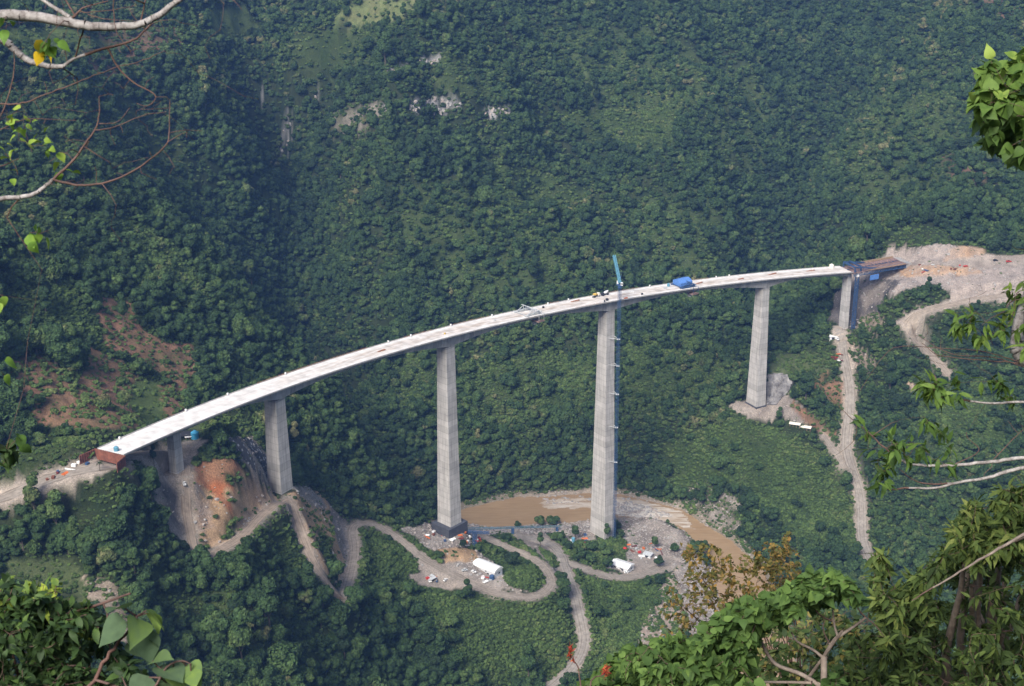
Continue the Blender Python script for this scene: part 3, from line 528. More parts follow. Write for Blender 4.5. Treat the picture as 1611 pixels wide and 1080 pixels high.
def deck_material():
    m = bpy.data.materials.new('raw deck concrete'); m.use_nodes = True; n = m.node_tree.nodes; L = m.node_tree.links; b = n['Principled BSDF']; b.inputs['Roughness'].default_value = .85; b.inputs['Specular IOR Level'].default_value = .2
    at_ = n.new('ShaderNodeAttribute'); at_.attribute_name = 'lane'; sp = n.new('ShaderNodeSeparateXYZ'); L.new(at_.outputs['Vector'], sp.inputs[0])
    mp = n.new('ShaderNodeMapping'); mp.inputs['Scale'].default_value = (.05, .45, 1); L.new(at_.outputs['Vector'], mp.inputs[0])
    no = n.new('ShaderNodeTexNoise'); no.inputs['Scale'].default_value = 1; no.inputs['Detail'].default_value = 9; no.inputs['Roughness'].default_value = .62; L.new(mp.outputs[0], no.inputs['Vector'])
    n2 = n.new('ShaderNodeTexNoise'); n2.inputs['Scale'].default_value = .16; n2.inputs['Detail'].default_value = 8; L.new(at_.outputs['Vector'], n2.inputs['Vector'])
    bell = n.new('ShaderNodeMapRange'); bell.inputs[1].default_value = 9.5; bell.inputs[2].default_value = 2.0; bell.interpolation_type = 'SMOOTHSTEP'
    ab = n.new('ShaderNodeMath'); ab.operation = 'ABSOLUTE'; L.new(sp.outputs[1], ab.inputs[0]); L.new(ab.outputs[0], bell.inputs[0])
    use = n.new('ShaderNodeMapRange'); use.inputs[1].default_value = 90; use.inputs[2].default_value = 290; use.inputs[3].default_value = .12; use.inputs[4].default_value = .75; L.new(sp.outputs[0], use.inputs[0])
    a = n.new('ShaderNodeMath'); a.operation = 'MULTIPLY'; L.new(bell.outputs[0], a.inputs[0]); L.new(use.outputs[0], a.inputs[1])
    mr = n.new('ShaderNodeMapRange'); mr.inputs[1].default_value = .36; mr.inputs[2].default_value = .6; L.new(no.outputs[0], mr.inputs[0])
    c = n.new('ShaderNodeMath'); c.operation = 'MULTIPLY'; L.new(a.outputs[0], c.inputs[0]); L.new(mr.outputs[0], c.inputs[1])
    m1 = n.new('ShaderNodeMix'); m1.data_type = 'RGBA'; L.new(c.outputs[0], m1.inputs[0]); m1.inputs[6].default_value = (.80, .77, .72, 1); m1.inputs[7].default_value = (.40, .29, .20, 1)
    m3 = n.new('ShaderNodeMapRange'); m3.inputs[1].default_value = .3; m3.inputs[2].default_value = .65; m3.inputs[3].default_value = .72; m3.inputs[4].default_value = 1.05; L.new(n2.outputs[0], m3.inputs[0])
    m2 = n.new('ShaderNodeMix'); m2.data_type = 'RGBA'; m2.blend_type = 'MULTIPLY'; m2.inputs[0].default_value = 1; L.new(m1.outputs[2], m2.inputs[6]); L.new(m3.outputs[0], m2.inputs[7]); L.new(m2.outputs[2], b.inputs['Base Color'])
    return m
hw = DW/2
def girder_material():                    # cast segments of slightly different tone, streaked by rain
    m = mat('segmented girder concrete', (.50, .49, .475), .85, .2, .15, streak=.3); n = m.node_tree.nodes; L = m.node_tree.links; b = n['Principled BSDF']; src = b.inputs['Base Color'].links[0].from_socket
    at_ = n.new('ShaderNodeAttribute'); at_.attribute_name = 'lane'; sp = n.new('ShaderNodeSeparateXYZ'); L.new(at_.outputs['Vector'], sp.inputs[0])
    md = n.new('ShaderNodeMath'); md.operation = 'DIVIDE'; md.inputs[1].default_value = 5.0; L.new(sp.outputs[0], md.inputs[0]); fl = n.new('ShaderNodeMath'); fl.operation = 'FLOOR'; L.new(md.outputs[0], fl.inputs[0])
    wn = n.new('ShaderNodeTexWhiteNoise'); wn.noise_dimensions = '1D'; L.new(fl.outputs[0], wn.inputs['W']); mr = n.new('ShaderNodeMapRange'); mr.inputs[3].default_value = .74; mr.inputs[4].default_value = 1.12; L.new(wn.outputs[0], mr.inputs[0])
    mx = n.new('ShaderNodeMix'); mx.data_type = 'RGBA'; mx.blend_type = 'MULTIPLY'; mx.inputs[0].default_value = 1; L.new(src, mx.inputs[6]); L.new(mr.outputs[0], mx.inputs[7]); L.new(mx.outputs[2], b.inputs['Base Color']); return m
# deck slab: top sheet, then edges and underside
tops = np.linspace(-hw, hw, 9)
V, q, n_ = sweep(lambda s: [(t, .12-.02*abs(t)*.1) for t in tops], SS, False)
lane = np.stack(np.broadcast_arrays(SS[:, None], tops[None, :], 0.), -1).reshape(-1, 3)
Vu, qu, _ = sweep(lambda s: [(-hw, .12-.0206), (-hw, -.38), (-7, -.95), (7, -.95), (hw, -.38), (hw, .12-.0206)], SS, False)
cap = []
for k in (0, len(SS)-1):
    ring = [k*9+i for i in range(9)]; low = [len(V)+k*6+i for i in range(1, 5)]
    cap.append([ring[0], low[0], low[1], ring[4]]); cap.append([ring[4], low[1], low[2], ring[5]]); cap.append([ring[5], low[2], low[3], ring[8]])
bpart(mesh_np('deck', np.vstack([V, Vu]), [np.vstack([q[:, ::-1], qu+len(V), np.array(cap)])], mats=[deck_material(), M['slab_edge']], midx=np.r_[np.zeros(len(q)), np.ones(len(qu)+len(cap))], attrs={'lane': ('FLOAT_VECTOR', 'POINT', np.vstack([lane, np.zeros((len(Vu), 3))]))}))
V, q, n_ = sweep(lambda s: [(-6.7, -.82), (-5.4, -girder_depth(s)-.4), (5.4, -girder_depth(s)-.4), (6.7, -.82)], SS)
e = len(V)-4; bpart(mesh_np('girder', V, [np.vstack([q, [[0, 1, 2, 3], [e+3, e+2, e+1, e]]])], girder_material(), attrs={'lane': ('FLOAT_VECTOR', 'POINT', np.c_[np.repeat(SS, 4), np.tile([0, 1, 2, 3], len(SS)), np.zeros(4*len(SS))])}))
for sg in (-1, 1):
    V, q, n_ = sweep(lambda s: [(sg*(hw-.02), .11), (sg*(hw-.02), .62), (sg*(hw-.45), .62), (sg*(hw-.5), .11)], SS)
    bpart(tag(mesh_np('kerb', V, [q], M['slab_edge'])))
mb = MB(); rng = random.Random(5)         # starter bars left standing in the kerbs
for a, b, sg in [(150, 262, 1), (300, 330, 1), (352, 392, 1), (455, 470, 1), (515, 560, 1), (470, 500, -1), (620, 640, 1)]:
    for s in np.arange(a, b, .7): mb.bar(deck_pt(s, sg*(hw-.25), .5), deck_pt(s+rng.uniform(-.1, .1), sg*(hw-.25), .5+rng.uniform(.5, 1.)), .14)
bpart(tag(mb.build('starter_bars', M['rebar']), 'rusty orange starter bars along the far edge'))
# piers: (along top, across top, along base, across base)
PD = {1: (7, 5.6, 7.2, 6), 2: (9.4, 10.6, 12.4, 12.8), 3: (9.2, 10.6, 12.6, 15.4), 4: (8.8, 10.8, 12, 19.8), 5: (7.8, 10.6, 11, 15.8), 6: (4.4, 8, 4.8, 9)}
for i, (at_, ct, ab, cb) in PD.items():
    zt = PC[i][2]-girder_depth(S_P[i])-.38; zb = BASEZ[i]-4; T, N = PT[i], PN[i]; nlev = max(2, int((zt-zb)/8)); P = []
    def ringpts(z):
        k = (zt-z)/(zt-zb); k2 = k**1.15; a = (at_+(ab-at_)*k)/2; c = (ct+(cb-ct)*k2)/2; ch = .1
        return [PC[i]*[1, 1, 0]+T*x+N*y+[0, 0, z] for x, y in [(-a+ch, -c), (a-ch, -c), (a, -c+ch), (a, c-ch), (a-ch, c), (-a+ch, c), (-a, c-ch), (-a, -c+ch)]]
    for z in np.linspace(zb, zt, nlev+1): P += ringpts(z)
    ii = np.arange(len(P)).reshape(-1, 8); q = np.stack([ii[:-1], np.roll(ii, -1, 1)[:-1], np.roll(ii, -1, 1)[1:], ii[1:]], -1).reshape(-1, 4); t8 = ii[-1]
    P = np.array(P)-np.r_[PC[i][:2], zb]
    o = mesh_np('pier', P, [q, ], M['pier'], bridge); o.matrix_parent_inverse = BI; o.location = tuple(np.r_[PC[i][:2], zb])
    if i in (2, 3, 4, 5):                 # a bearing head a little proud under the girder
        mbh = MB(); hz = zt-zb
        mbh.box((0, 0, hz-.7), (at_+.25, ct+.25, 1.2), math.atan2(T[1], T[0])); mbh.build('pier_head', M['girder'], o)
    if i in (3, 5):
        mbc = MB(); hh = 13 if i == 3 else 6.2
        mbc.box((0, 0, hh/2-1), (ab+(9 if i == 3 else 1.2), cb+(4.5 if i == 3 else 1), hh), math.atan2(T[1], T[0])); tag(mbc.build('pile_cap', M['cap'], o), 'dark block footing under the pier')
# ------------------------------------------------------------------ things on and round the deck
def lattice(mb, a, b, w, bays, ch=.22, br=.12, up=(0, 0, 1.)):
    a = np.array(a, float); b = np.array(b, float); d = (b-a)/np.linalg.norm(b-a); h = np.array(up, float)
    if abs(d@h) > .95: h = np.array([math.cos(.68), math.sin(.68), 0.])
    p = np.cross(d, h); p /= np.linalg.norm(p); q = np.cross(p, d); cs = [(-1, -1), (1, -1), (1, 1), (-1, 1)]
    C_ = lambda k, x: a+(b-a)*k+(p*x[0]+q*x[1])*w/2
    for x in cs: mb.bar(C_(0, x), C_(1, x), ch)
    for k in range(bays):
        for j in range(4):
            x, y = cs[j], cs[(j+1) % 4]; mb.bar(C_(k/bays, x if k % 2 else y), C_((k+1)/bays, y if k % 2 else x), br); mb.bar(C_(k/bays, x), C_(k/bays, y), br)
    return mb
def local(mb_fn, o, name, m, sub=None):
    mb = MB(); mb_fn(mb); b = mb.build(name, m); b.parent = sub or o; return b
# tower crane by the tallest pier
best = min(((a, abs(project(PC[4]+PT[4]*a-PN[4]*(hw+2.2)+[0, 0, 3])[0]-974.5)) for a in np.arange(-10, 25, .2)), key=lambda t: t[1])[0]
cb_ = PC[4]+PT[4]*best-PN[4]*(hw+2.2); cg = ground(cb_[0], cb_[1]); crane_base = np.array([cb_[0], cb_[1], float(cg)])
top_z = at(975, 440, project(cb_)[2])[2]
cr = empty('tower_crane', crane_base, 0, 'slender blue lattice tower crane standing beside the tallest pier, boom raised above the deck', 'crane')
L0 = lambda p: np.array(p)-crane_base
local(lambda m: lattice(m, (0, 0, 0), (0, 0, top_z-crane_base[2]-5), 1.9, 78, .22, .12), cr, 'mast', M['blue'])
hz = top_z-crane_base[2]
local(lambda m: (m.box((0, 0, hz-4.2), (3, 3, 1.6)), m.box((0, 0, hz-2.6), (2.6, 5.5, .8), .8)), cr, 'slewing_unit', M['blue'])
cabn = local(lambda m: m.box((1.5, -1.2, hz-1.2), (1.8, 2.2, 2.4)), cr, 'cab', M['white']); local(lambda m: m.box((-1.2, 2.6, hz-1.0), (2.4, 1.6, 2.2)), cr, 'counterweight', M['white'])
local(lambda m: m.box((1.5, -2.32, hz-.9), (1.5, .06, 1.1)), cr, 'window', M['glass'], cabn)
tip = L0(at(966, 402, project(crane_base+[0, 0, hz])[2]+7)); foot = np.array([0, 0, hz-.5])
local(lambda m: (lattice(m, foot, tip, 1.7, 18, .5, .32), m.bar(tip, tip+[0, 0, -4], .1)), cr, 'boom', M['teal'])
local(lambda m: (m.bar((0, 0, hz), (1.2, 2.6, hz+6), .3), m.bar((1.2, 2.6, hz+6), tip, .1), m.bar((0, 3, hz-1), (1.2, 2.6, hz+6), .2)), cr, 'a_frame', M['blue'])
for v in (538, 587, 640, 703, 770):
    z = at(960, v, project(PC[4])[2])[2]-crane_base[2]
    local(lambda m: (m.bar((0, 0, z), L0(PC[4]*[1, 1, 0]+PT[4]*5-PN[4]*5.+[0, 0, z+crane_base[2]]), .45), m.bar((0, 0, z), L0(PC[4]*[1, 1, 0]-PT[4]*2-PN[4]*5.5+[0, 0, z+crane_base[2]]), .4), m.box((0, 0, z), (2.7, 2.7, .5))), cr, 'wall_tie', M['grey'])
# form travellers
def traveller(s, name, label, cover):
    c, T, N = bline(s); a = heading(s); o = empty(name, c, a, label, 'form traveller', None)
    f = M['grey'] if not cover else M['blue']
    for y in (-6.2, 6.2):
        local(lambda m: (lattice(m, (-9, y, 1.2), (8, y, 1.2), 1.2, 8, .4, .26), m.bar((-7, y, 1.5), (1, y, 5.2), .35), m.bar((1, y, 5.2), (8, y, 1.6), .35), m.bar((1, y, 1), (1, y, 5.2), .4)), o, 'main_truss', f)
    local(lambda m: [m.bar((x, -8.6, z), (x, 8.6, z), .45) for x, z in ((-8, 1.9), (1, 5.2), (7.5, 1.9), (4, 3.6))], o, 'cross_beam', f)
    for x in (2, 7.5):
        for y in (-10.9, 10.9): local(lambda m: m.bar((x, y, 1.8), (x, y, -5.2), .22), o, 'hanger', f)
    local(lambda m: (m.box((4.7, 0, -5.4), (7, 22.6, .5)), m.box((4.7, 0, -6.2), (5, 10, .9)), m.box((4.7, -11.2, -4.8), (6.4, .15, 1.0)), m.box((4.7, 11.2, -4.8), (6.4, .15, 1.0))), o, 'hanging_platform', M['rustdeck'])
    local(lambda m: (m.box((4.6, -3, -8.1), (2.6, 3.4, 2.8)), m.bar((4.6, -3, -6.7), (4.6, -3, -5.5), .5)), o, 'counterweight_box', M['grey'])
    if cover: local(lambda m: m.prism([(-3.5, 1.6), (-3.5, 4.4), (1.6, 6.9), (7.2, 5.2), (7.2, 1.6)], -6.5, 7), o, 'tarpaulin_cover', M['tarp'])
    return o
s_, t_ = deck_seek(832, 494); traveller(s_, 'form_traveller', 'grey steel form traveller lattice sitting open on the deck between the two tallest piers', False)
s_, t_ = deck_seek(1077, 451); traveller(s_, 'covered_form_traveller', 'form traveller under a bright blue tarpaulin on the deck right of the crane', True)
# falsework of the last span
fs = empty('falsework', PC[6]+[0, 0, -1], heading(S_P[6]), 'blue steel falsework with red brown formwork deck carrying the last span at the right end', 'falsework')
fl = 62
for y in (-9.3, -3, 3, 9.3):
    local(lambda m: (m.box((fl/2, y, -.3), (fl, .5, .5)), m.box((fl/2, y, -3.1), (fl, .5, .5)), *[m.bar((x, y, -.3), (x+(3 if k % 2 else -3)*0+3, y, -3.1), .3) if k % 2 else m.bar((x, y, -3.1), (x+3, y, -.3), .42) for k, x in enumerate(np.arange(0, fl-3, 3.))], *[m.bar((x, y-.2, -.3), (x, y-.2, -3.1), .3) for x in np.arange(0, fl, 3.)]), fs, 'girder_truss', M['blue'])
local(lambda m: (m.box((fl/2-1, -6.8, .2), (fl+3, 7, .4)), m.box((fl/2-1, 6.8, .2), (fl+3, 7, .4)), m.box((fl/2-1, 0, -.9), (fl+2, 6.4, .3)), *[m.box((x, 0, .55), (.5, 20, .3)) for x in np.arange(3, fl, 4.)]), fs, 'formwork_deck', M['rustdeck'])
local(lambda m: (m.box((fl/2+3, 10, 1.4), (fl-10, .5, 1.8)), m.box((fl/2+6, -10.1, .9), (fl-18, .4, .8))), fs, 'side_form', M['wood'])
local(lambda m: [m.bar((x, y, .5), (x, y, 2.0), .12) for x in np.arange(0, fl, 2.5) for y in (-10, 4, 10.4)]+[m.bar((0, y, 2.), (fl, y, 2.), .12) for y in (-10, 10.4)], fs, 'handrail', M['blue'])
local(lambda m: (m.box((fl+1.5, 0, -4), (5, 20, 9)), m.box((fl+4.5, 9, -3.6), (7, 1.2, 8))), fs, 'end_support', M['girder'])
local(lambda m: m.box((24, -9.7, -7.4), (10, .4, 5)), fs, 'hanging_sheet', M['tarp'])
tb = cast([1342], [518])[0]; tb[2] = ground(tb[0], tb[1]); ht = at(1347, 424, project(tb)[2])[2]-tb[2]
st = empty('stair_tower', tb, .45, 'blue lattice stair tower rising beside the short pier at the right end', 'scaffold tower')
local(lambda m: lattice(m, (0, 0, 0), (0, 0, ht), 3.0, 20, .34, .22), st, 'tower_frame', M['blue'])
local(lambda m: [m.bar((-1.2 if k % 2 else 1.2, 0, k*3.), (1.2 if k % 2 else -1.2, 0, k*3.+3), .6) for k in range(int(ht/3)-1)], st, 'stair_flight', M['blue'])
local(lambda m: m.box((0, 0, ht+1), (2.4, 2.4, 2)), st, 'top_cabin', M['white'])
local(lambda m: [lattice(m, (x, y, .4), (x, y, 5.2), 1.0, 3, .3, .2) for x in (1.5, 8) for y in (-9, 9)]+[lattice(m, (x, -9, 5.2), (x, 9, 5.2), 1.0, 9, .3, .2) for x in (1.5, 8)]+[lattice(m, (1.5, y, 5.2), (26, y, 1.2), .9, 10, .28, .18) for y in (-9, 9)], fs, 'launching_frame', M['blue'])
# rusty formwork wall that closes the left end
rw = empty('retaining_form', PC[0], heading(0), 'rusty brown steel formwork wall closing the left end of the deck', 'formwork')
def panel_wall(m, a, b, z0, z1, n):
    a = np.array(a, float); b = np.array(b, float); d = (b-a)/np.linalg.norm(b-a); nn = np.array([-d[1], d[0]]); ang = math.atan2(d[1], d[0]); c = (a+b)/2
    m.box((c[0], c[1], (z0+z1)/2), (np.linalg.norm(b-a), .3, z1-z0), ang)
    for k in range(n+1): p = a+(b-a)*k/n; m.box((p[0]-nn[0]*.25*-1, p[1]+nn[1]*.25, (z0+z1)/2), (.35, .35, z1-z0+.2), ang)
    for z in np.linspace(z0+.5, z1-.5, 3): m.box((c[0]+nn[0]*.2, c[1]+nn[1]*.2, z), (np.linalg.norm(b-a), .25, .25), ang)
local(lambda m: panel_wall(m, (-1, 11.2), (-1, -11.2), -6.5, .4, 14), rw, 'front_panel', M['rust'])
local(lambda m: panel_wall(m, (-1, 11.3), (-12.5, 13.2), -5.5, .2, 7), rw, 'side_panel', M['rust'])
local(lambda m: panel_wall(m, (-1, -11.3), (-10.5, -13), -6, .2, 7), rw, 'side_panel', M['rust'])

# ------------------------------------------------------------------ vehicles
def pickup(loc, rz, label, paint, group='vehicles on the works roads', kind='pickup'):
    o = empty('pickup_truck' if kind == 'pickup' else 'parked_car', loc, rz, label, 'pickup' if kind == 'pickup' else 'car', group)
    hull = [(-2.5, .35), (-2.55, .95), (-2.3, 1.05), (.9, 1.08), (2.2, .98), (2.5, .75), (2.5, .35)] if kind == 'pickup' else [(-2.2, .35), (-2.25, .8), (-2.0, 1.0), (.9, 1.02), (2.0, .88), (2.25, .65), (2.25, .35)]
    def side(m, prof, w): m.prism(prof, -w, w)
    R_ = np.array([[0, 1, 0, 0], [1, 0, 0, 0], [0, 0, 1, 0], [0, 0, 0, 1.]])
    mbb = MB(); side(mbb, hull, .92); mbb.xf(R_)
    if kind == 'pickup': mbb.box((-1.65, .86, 1.2), (1.7, .1, .35)); mbb.box((-1.65, -.86, 1.2), (1.7, .1, .35)); mbb.box((-2.47, 0, 1.2), (.1, 1.7, .35))
    mbb.build('body', paint, o)
    cabp = [(-.75, 1.04), (-.55, 1.68), (.45, 1.68), (1.05, 1.06)] if kind == 'pickup' else [(-1.6, 1.0), (-1.15, 1.5), (.2, 1.5), (.95, 1.0)]
    mc = MB(); side(mc, cabp, .80); mc.xf(R_); gl = mc.build('window', M['glass'], o)
    xs = [p[0] for p in cabp]; zt = max(p[1] for p in cabp); mc = MB(); mc.box(((cabp[1][0]+cabp[2][0])/2, 0, zt+.04), (cabp[2][0]-cabp[1][0]+.1, 1.62, .1)); mc.build('roof', paint, o)
    for x in (-1.5, 1.5):
        for y in (-.82, .82): mw = MB(); mw.bar((x, y-.13, .38), (x, y+.13, .38), .76, 12); mw.build('wheel', M['tyre'], o)
    for y in (-.7, .7): mh = MB(); mh.box((hull[-2][0]+.0, y, .72), (.12, .3, .2)); mh.build('headlight', M['glass'], o)
    return o
def mixer(s, t, rz, label, drum, cabm):
    o = empty('mixer_truck', deck_pt(s, t, .13), rz, label, 'truck', 'trucks on the deck')
    local(lambda m: m.box((0, 0, .95), (8, 1.1, .4)), o, 'chassis', M['dark'])
    c = local(lambda m: (m.box((3.2, 0, 1.95), (2.0, 2.4, 2.2)), m.box((4.1, 0, 1.4), (.5, 2.4, 1.0))), o, 'cab', cabm)
    local(lambda m: m.box((4.22, 0, 2.35), (.06, 2.1, .9)), o, 'windscreen', M['glass'], c)
    local(lambda m: (m.bar((1.8, 0, 2.2), (-.8, 0, 2.6), 1.4, 12, 2.5), m.bar((-.8, 0, 2.6), (-3.4, 0, 3.3), 2.5, 12, 1.1)), o, 'drum', drum)
    for x in (-2.8, -1.5, 3.0):
        for y in (-1.05, 1.05): local(lambda m: m.bar((x, y-.2, .5), (x, y+.2, .5), 1.0, 12), o, 'wheel', M['tyre'])
s1, t1 = deck_seek(936, 466); mixer(s1-2, 6.2, heading(s1)+.1, 'cream and yellow concrete mixer truck parked on the deck left of the crane', M['yellow'], M['cream'])
mixer(s1+9, 6.6, heading(s1)+3.2, 'white and dark concrete mixer truck next to the crane on the deck', M['white'], M['dark'])
def on(u, v, dz=0.):
    p = cast([u], [v])[0]; return p+[0, 0, dz]
ROADLIFT = .28
for u, v, rz, lb, pm, kd in [(290, 763, 1.9, 'white pickup climbing the steep gravel track below the short left pier', M['white'], 'pickup'), (701, 914, 1.0, 'white car with dark bonnet beside the grey roofed lean-to', M['white'], 'car'), (745, 901, -.5, 'white car parked against the long side of the warehouse', M['white'], 'car'),
                             (731, 899, .4, 'grey pickup left of the white warehouse', M['grey'], 'pickup'), (992, 898, .3, 'silver car parked at the corner of the twin roofed shed', M['grey'], 'car'), (986, 902, .5, 'white car in front of the twin roofed shed', M['white'], 'car'), (1319, 535, 1.2, 'white pickup on the track below the hut near the last pier', M['white'], 'pickup'),
                             (1431, 418, .3, 'white van sized pickup parked past the end of the bridge', M['white'], 'pickup'), (1587, 413, .2, 'red pickup on the wide gravel bench at the far right', M['red'], 'pickup'), (1566, 411, .2, 'black car on the gravel bench left of the red pickup', M['dark'], 'car')]:
    pickup(on(u, v, ROADLIFT), rz, lb, pm, kind=kd)

# ------------------------------------------------------------------ sheds, huts and tanks
def shed(u, v, rz, L_, W_, h, rise, label, name='shed', roof='gable', rm=None, wm=None, doors=2, open_=False):
    p = on(u, v); p[2] = min(ground(p[0]+a, p[1]+b) for a in (-L_/3, 0, L_/3) for b in (-W_/3, 0, W_/3)); o = empty(name, p, rz, label, 'shed' if name != 'warehouse' else 'warehouse'); rm = rm or M['white']; wm = wm or M['whitewall']
    if not open_:
        w = local(lambda m: m.box((0, 0, h/2-1), (L_, W_, h+2)), o, 'wall', wm)
    else:
        for x in np.linspace(-L_/2+.3, L_/2-.3, 4):
            for y in (-W_/2+.3, W_/2-.3): local(lambda m: m.bar((x, y, -1), (x, y, h), .3), o, 'post', M['wood'])
    ov = .5
    if roof == 'arch': pr = [(-W_/2-ov, h-.1), *[(-(W_/2+ov)*math.cos(a), h+rise*math.sin(a)) for a in np.linspace(.12, math.pi-.12, 10)], (W_/2+ov, h-.1)]
    else: pr = [(-W_/2-ov, h), (-W_/2-ov, h+.15), (0, h+rise+.15), (W_/2+ov, h+.15), (W_/2+ov, h)] if roof == 'gable' else [(-W_/2-ov, h), (-W_/2-ov, h+.2), (W_/2+ov, h+rise+.2), (W_/2+ov, h+rise)]
    r = local(lambda m: m.prism(pr, -L_/2-ov, L_/2+ov), o, 'roof', rm)
    local(lambda m: [m.bar((x, pr[1][0]*.98, pr[1][1]+.12), (x, 0, max(q_[1] for q_ in pr)+.06), .1) for x in np.linspace(-L_/2, L_/2, 9)], o, 'roof_seam', rm, r) if roof == 'gable' else None
    if not open_:
        for k in range(doors): local(lambda m: m.box((-L_/2+L_*(k+.6)/(doors+.3), -W_/2-.03, 1.4), (2.2, .12, 2.9)), o, 'door', M['dark'])
        local(lambda m: m.box((L_/2+.03, 1, h*.5), (.1, 2, 1.3)), o, 'window', M['glass'])
        local(lambda m: m.box((L_*.1, -W_/2-.03, h*.7), (1.6, .1, .9)), o, 'window', M['glass'])
    return o
shed(767, 897, -.66, 22, 10, 5.2, 2.6, 'white warehouse with an arched roof on the bench by the looping road', 'warehouse', 'arch')
shed(979, 892, -.62, 17, 11, 3.8, 2.0, 'white shed with a low twin sloped roof on the river flat', roof='gable', doors=2)
shed(1019, 876, -.5, 7, 5, 3, .8, 'small hut with a flat grey sheet roof by the river rubble', roof='lean', rm=M['grey'], doors=1)
shed(677, 909, -.95, 9, 4.5, 3, .8, 'open lean-to with grey sheet roof at the forest edge', roof='lean', rm=M['grey'], open_=True)
shed(1251, 667, -.35, 9.5, 5, 2.8, 1.1, 'cream roofed tent shelter, left one of the pair under the right hand piers', name='shelter', rm=M['cream'], open_=True)
shed(1268, 672, -.4, 9.5, 5, 2.8, 1.1, 'cream roofed tent shelter, right one of the pair nearer the track', name='shelter', rm=M['cream'], open_=True)
shed(1312, 527, -.3, 7, 5, 3, .9, 'white roofed hut at the foot of the last pier', roof='lean', doors=1)
shed(288, 689, .2, 11, 5, 3, .8, 'dark open hut behind the short left pier', roof='lean', rm=M['dark'], open_=True)
shed(299, 690, .3, 6, 5, 2.4, .9, 'small white canvas shelter beside the bright blue tank', name='shelter', rm=M['white'], open_=True)
def tank(u, v, r, h, m_, label, name='water_tank', cat='tank', loc=None):
    p = on(u, v, -.2) if loc is None else np.array(loc); o = empty(name, p, 0, label, cat)
    b = local(lambda m: m.bar((0, 0, 0), (0, 0, h), 2*r, 18), o, 'body', m_)
    local(lambda m: m.bar((0, 0, h), (0, 0, h+r*.45), 2*r*.98, 18, .7*r), o, 'lid', m_); local(lambda m: [m.bar((0, 0, k*h/4-.06), (0, 0, k*h/4+.06), 2*r+.12, 18) for k in (1, 2, 3)], o, 'hoop', m_)
tank(307, 690, 2.6, 4.6, M['skyblue'], 'bright blue round water tank behind the short left pier')
s_, t_ = deck_seek(181, 711); tank(0, 0, 1.5, 2.4, M['teal'], 'pale teal water tank standing on the left end of the deck', loc=deck_pt(s_+1, t_, .1))
s_, t_ = deck_seek(1054, 452); tank(0, 0, 1.2, 2.4, M['teal'], 'pale teal tank on the deck just left of the blue tarpaulin', loc=deck_pt(s_, t_+2, .1))
tank(902, 855, 1.6, 5.5, M['teal'], 'pale teal upright silo on the yard left of the tallest pier', 'silo', 'silo'); tank(774, 911, 1.9, 3.2, M['blue'], 'deep blue tank at the near corner of the warehouse')
tank(983, 866, 1.8, 2.6, M['red'], 'red round tank on the river rubble right of the tallest pier')
s_, t_ = deck_seek(1312, 422); tank(0, 0, 2.2, 2.6, M['cream'], 'cream round tank on the deck end beside the blue falsework', loc=deck_pt(s_-2, 8, .1))
# drums along the far kerb, and small plant on the deck
rng = random.Random(3)
dd_ = None
for k, (u, v) in enumerate([(186, 691), (293, 648), (359, 623), (451, 591), (611, 540), (648, 531), (709, 514), (775, 499), (862, 480), (893, 473), (1023, 452), (1126, 438), (1149, 436)]):
    s, _ = deck_seek(u, v); p = deck_pt(s, hw-1.1, .13)
    o = empty('site_light', p, heading(s), 'white site light on a small stand along the far kerb of the deck', 'site light', 'white site lights along the far kerb')
    local(lambda m: m.bar((0, 0, 0), (0, 0, .5), .9, 8, .5), o, 'foot', M['grey']); local(lambda m: m.box((0, 0, 1.15), (.9, .9, 1.3)), o, 'lamp_box', M['white'])
for u, v, dm, m_, lb in [(955, 473, (2, 1.6, 1.7), M['dark'], 'black generator box at the near kerb left of the crane'), (951, 476, (1.0, .8, 1.6), M['dark'], 'small black pump at the near kerb above the tallest pier'), (985, 470, (3.4, 1, .7), M['orange'], 'orange formwork bundle lying on the deck right of the crane'),
                         (855, 485, (1.6, 1.2, 1.2), M['dark'], 'dark tool chest on the deck right of the open traveller'), (1010, 464, (1.6, 1.2, 1.1), M['dark'], 'dark compressor on the deck right of the crane'), (995, 461, (2.5, 1, 1.2), M['white'], 'white crate on the far side of the deck right of the crane'), (1046, 455, (2.4, 1.4, 1.3), M['grey'], 'grey crate left of the pale teal deck tank'),
                         (700, 526, (1.4, 1, .8), M['yellow'], 'yellow tool crate on the deck above the pier left of midspan'), (778, 505, (1.2, .9, .9), M['grey'], 'lone grey tool crate on the deck left of the open traveller')]:
    s, t = deck_seek(u, v); o = empty('equipment_box', deck_pt(s, t, .12), heading(s)+rng.uniform(-.3, .3), lb, 'equipment')
    local(lambda m: m.box((0, 0, dm[2]/2+.1), dm), o, 'casing', m_); local(lambda m: [m.box((x, 0, .06), (.2, dm[1]*1.05, .12)) for x in (-dm[0]*.35, dm[0]*.35)], o, 'skid', M['dark']); local(lambda m: m.box((0, 0, dm[2]+.14), (dm[0]*.9, dm[1]*.9, .1)), o, 'lid', m_)
